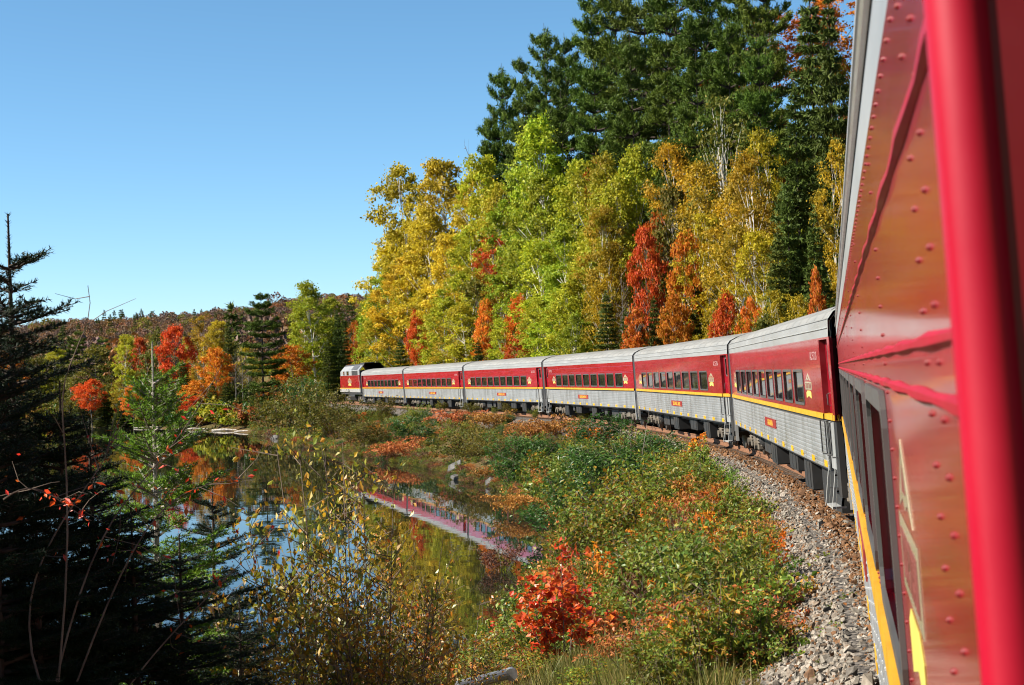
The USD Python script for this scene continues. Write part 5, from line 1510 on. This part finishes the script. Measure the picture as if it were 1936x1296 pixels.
near_plant("near_spruce", 22, 405, 11.0, 1.6, "dark spruce at the left edge reaching above the hills", "tree", None, 0, 15.0)
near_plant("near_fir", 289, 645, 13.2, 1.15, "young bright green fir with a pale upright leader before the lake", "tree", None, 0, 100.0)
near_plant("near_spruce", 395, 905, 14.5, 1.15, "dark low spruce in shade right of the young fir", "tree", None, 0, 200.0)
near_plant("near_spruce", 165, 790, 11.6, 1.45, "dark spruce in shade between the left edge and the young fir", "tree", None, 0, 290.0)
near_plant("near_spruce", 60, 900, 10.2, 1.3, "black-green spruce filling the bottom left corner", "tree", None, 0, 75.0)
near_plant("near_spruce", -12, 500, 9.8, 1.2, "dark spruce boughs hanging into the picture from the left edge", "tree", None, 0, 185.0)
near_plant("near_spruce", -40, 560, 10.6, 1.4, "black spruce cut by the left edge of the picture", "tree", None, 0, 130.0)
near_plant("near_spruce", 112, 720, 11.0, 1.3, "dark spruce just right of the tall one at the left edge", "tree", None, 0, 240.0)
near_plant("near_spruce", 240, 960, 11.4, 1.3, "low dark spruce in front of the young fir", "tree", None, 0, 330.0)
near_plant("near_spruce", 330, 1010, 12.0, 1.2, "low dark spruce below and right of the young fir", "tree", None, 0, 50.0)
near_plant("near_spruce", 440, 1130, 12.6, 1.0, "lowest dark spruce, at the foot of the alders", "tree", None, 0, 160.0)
near_plant("bush_alder", 600, 1000, 13.6, 0.8, "lower alder with yellow and orange leaves in front of the tallest one", "shrub", "alders before the lake", 1, 310.0)
near_plant("bush_alder", 705, 1120, 14.2, 0.8, "low alder with orange leaves right below the tallest one", "shrub", "alders before the lake", 0, 60.0)
near_plant("bush_alder", 640, 725, 14.5, 0.95, "tall alder with orange and green leaves standing before the water", "shrub", "alders before the lake", 0, 20.0)
near_plant("bush_alder", 615, 775, 15.2, 0.8, "alder just left behind the tallest one", "shrub", "alders before the lake", 1, 0.0)
near_plant("bush_alder", 680, 800, 13.9, 0.8, "alder just right in front of the tallest one", "shrub", "alders before the lake", 0, 120.0)
near_plant("bush_alder", 560, 850, 14.0, 0.85, "alder left of the tallest one, green and orange leaves", "shrub", "alders before the lake", 1, 80.0)
near_plant("bush_alder", 715, 900, 15.0, 0.8, "alder right of the tallest one, leaning towards the train's reflection", "shrub", "alders before the lake", 1, 200.0)
near_plant("bush_alder", 500, 1080, 13.4, 0.6, "low alder with brown-orange leaves at the foot of the dark spruces", "shrub", "alders before the lake", 0, 140.0)
near_plant("bush_alder", 800, 1080, 16.0, 0.7, "low alder nearest the scarlet sapling", "shrub", "alders before the lake", 0, 250.0)


def whip(seed, pts, rad, nleaf, label, name="bramble", dist=10.0, side=6):
    """A long bare stem drawn through (column, row) points at a distance, with a few red leaves."""
    rng = np.random.default_rng(seed)
    P = np.array([[*ahead(px, dist + dd), z_at(px, py, dist + dd)] for px, py, dd in pts])
    k = np.linspace(0, 1, len(P))
    cs = CubicSpline(k, P)
    path = cs(np.linspace(0, 1, 14))
    mb = MB().add(tube(path, np.linspace(rad, rad * 0.3, 14), 5))
    lp = []
    for i in range(side):
        f = rng.uniform(0.25, 0.98)
        a = cs(f)
        e = a + unit(rng.normal(size=3) + [0.3, 0, 0.6]) * rng.uniform(0.15, 0.5)
        mb.add(tube([a, (a + e) / 2 + rng.normal(0, 0.02, 3), e], [rad * 0.4, rad * 0.3, rad * 0.15], 4, cap=False))
        lp += [e, (a + e) / 2] if nleaf else []
    o = path[0]
    t = thing(name, label, "bramble", None, o)
    v, f = mb.mesh()
    obj("stem", (v - o, f), M["bark_twig"], t)
    if nleaf:
        lp = np.array(lp + [cs(x) for x in rng.uniform(0.3, 1, nleaf)]) + rng.normal(0, 0.03, (len(lp) + nleaf, 3))
        v, f = leaves(rng, lp, 0.042, up=0.0, aspect=0.45)
        obj("leaves", (v - o, f), LF["scarlet"], t)


whip(1, [(95, 1290, 0), (120, 900, 0), (118, 740, 0), (155, 640, 0), (170, 540, 0)], 0.007, 0, "thin bare twig rising above the hills at left", dist=9.5, side=5)
whip(2, [(90, 1290, 0), (190, 1010, .3), (290, 880, .6), (420, 690, 1)], 0.007, 14, "long slanting bramble stem with dark red leaves crossing the young fir", dist=9.6, side=9)
whip(3, [(130, 1290, 0), (250, 1030, .3), (350, 930, .5), (470, 905, .8)], 0.007, 22, "arching bramble with red leaves over the shaded spruces", dist=9.8, side=12)
whip(4, [(60, 1290, 0), (62, 1080, .2), (150, 930, .3), (205, 830, .4)], 0.008, 6, "dark upright bramble stem with a few red leaves at far left", dist=9.4, side=7)
whip(5, [(230, 1296, 0), (330, 1180, .3), (430, 1080, .5), (500, 1000, .8)], 0.006, 22, "low bramble with dark red leaves left of the alders", dist=10.5, side=10)
whip(6, [(0, 945, 0), (60, 925, .1), (110, 950, .2), (165, 985, .3)], 0.006, 20, "orange-leaved twig hanging in front of the darkest spruce", dist=8.8, side=7)

# trees and bushes beyond the left edge of the picture, whose shade falls on the nearest spruces
for i, (x, y, h, r) in enumerate([(-8.2, 7.0, 10.5, 2.4), (-9.8, 8.6, 11.0, 2.4), (-11.8, 7.0, 12.0, 2.8), (-8.0, 4.6, 9.5, 2.2)]):
    plant("spruce", i, "spruce on the bank beyond the left edge", "tree", "spruces beyond the left edge", (x, y, float(height(x, y)) - 0.1), 40.0 * i, h, r)

# ------------------------------------------------------------------ rocks, logs, sticks, pole
def rock(seed, sx, sy, sz):
    rng = np.random.default_rng(seed)
    p = unit(rng.normal(size=(26, 3))) * rng.uniform(0.8, 1.0, (26, 1)) * [sx, sy, sz]
    m = trimesh.convex.convex_hull(p)
    for _ in range(2):
        m = m.subdivide()
    v = np.array(m.vertices)
    v += (meshkit.fbm(v * 3 / max(sx, sy), 3, seed)[:, None] - 0.5) * 0.16 * unit(v) * sz
    return v, np.array(m.faces)


for seed, px, py, w, hpx, lab in ((1, 862, 893, 40, 30, "grey angular boulder rising from the water below the olive willow"), (2, 868, 905, 46, 10, "flat grey slab in the water in front of the angular boulder"),
                                  (3, 931, 915, 30, 16, "small brownish boulder at the waterline left of the cedar"), (4, 520, 830, 22, 9, "dark stone at the water's edge under the willows"), (5, 485, 822, 14, 8, "small pale stone at the far waterline")):
    P = foot(px, py); s = P[1] / FPX
    v, f = rock(seed, w * s / 2, w * s / 2.4, hpx * s * 0.75)
    t = obj("boulder", (v + [P[0], P[1], max(P[2], LAKE) + hpx * s * 0.15], f), M["rock"], label=lab, cat="rock", group=None)
for i, (x0, x1, py, r, lab) in enumerate(((330, 398, 812, .12, "long bleached log lying along the far waterline"), (398, 445, 814, .15, "short pale log on the far waterline right of the long one"), (440, 480, 815, .1, "thin pale log near the tip of the far shore"), (250, 320, 809, .09, "weathered log on the far waterline left of the long one"))):
    d = foot((x0 + x1) / 2, py)[1]
    a, b = ahead(x0, d), ahead(x1, d - 3)
    obj("log", tube([(*a, LAKE + .1), (*((a + b) / 2), LAKE + .22), (*b, LAKE + .12)], [r, r * .9, r * .5], 8), M["log"], label=lab, cat="log")


def stick(seed, pts, rad, label, mat="dead", forks=3):
    rng = np.random.default_rng(seed)
    P = np.array([foot(px, py) + [0, 0, up] for px, py, up in pts])
    cs = CubicSpline(np.linspace(0, 1, len(P)), P)
    path = cs(np.linspace(0, 1, 10))
    mb = MB().add(tube(path, np.linspace(rad, rad * .35, 10), 6))
    L = np.linalg.norm(P[-1] - P[0])
    for _ in range(forks):
        a = cs(rng.uniform(.3, .9)); e = a + unit(rng.normal(size=3) * [1, 1, .4] + [0, 0, .5]) * L * .3
        mb.add(tube([a, e], [rad * .4, rad * .15], 4))
    obj("fallen_branch", mb.mesh(), M[mat], label=label, cat="branch")


stick(1, [(1105, 1165, .2), (1150, 1135, .5), (1200, 1112, .5)], .045, "dark curved dead branch right of the scarlet sapling", "bark_dark")
stick(2, [(1205, 1140, 0), (1203, 1130, .5), (1200, 1130, 1.0)], .06, "upright broken grey snag above the dead brown boughs")
stick(3, [(1180, 1220, .1), (1225, 1185, .3), (1255, 1160, .8)], .05, "slanting dark dead limb below the dead brown boughs", "bark_dark", 4)
stick(4, [(1165, 905, .6), (1180, 945, .5), (1215, 975, .1)], .02, "pale curved bare stick in the middle of the bank", "dead", 4)
stick(5, [(1010, 870, .4), (1030, 900, .3), (1050, 920, .1)], .02, "bleached slanting stick right of the cedar", "log", 2)
stick(6, [(1390, 885, .04), (1420, 872, .06), (1440, 866, .03)], .02, "dark twigs lying across the ballast beside the rail", "bark_dark", 5)
A, B = ahead(845, 20.5), ahead(948, 20.9)
za, zb = z_at(845, 1300, 20.5), z_at(948, 1274, 20.9)
pm = MB().add(tube([(*A, za), (*B, zb)], [.075, .075], 14)).add(tube([(*(B * .995), zb - .002), (*(B * 1.0), zb + .002)], [.085, .085], 14))
obj("pole", pm.mesh(), M["pipe"], label="shiny dark grey pole lying slanted at the bottom of the picture", cat="pole")
p = np.array([foot(x, y)[:2] for x, y in zip(_ru.uniform(1060, 1380, 260), _ru.uniform(1262, 1310, 260))])
undergrowth("foreground_grass", [[("blades", tussock(261 + i, .28, .22, 80), LF["grass"])] for i in range(3)], p, np.exp(_ru.normal(0, .25, len(p))), "pale grass at the bottom of the picture beside the ballast")
# fallen needles and leaves on the sleeper ends
n = 5000
s = S_NEAR + 8 + 75 * _ru.uniform(0, 1, n) ** 1.2
xy = beside(s, 1.05 + np.abs(_ru.normal(0, .35, n)))
v, f = leaves(_ru, np.column_stack([xy, ballast_z(np.full(n, 1.4)) + _ru.uniform(.0, .05, n)]), .05, up=1.0)
obj("track_litter", (v, f), LF["litter"], kind="stuff", label="rust-brown fallen leaves and needles along the sleeper ends", cat="leaf litter")
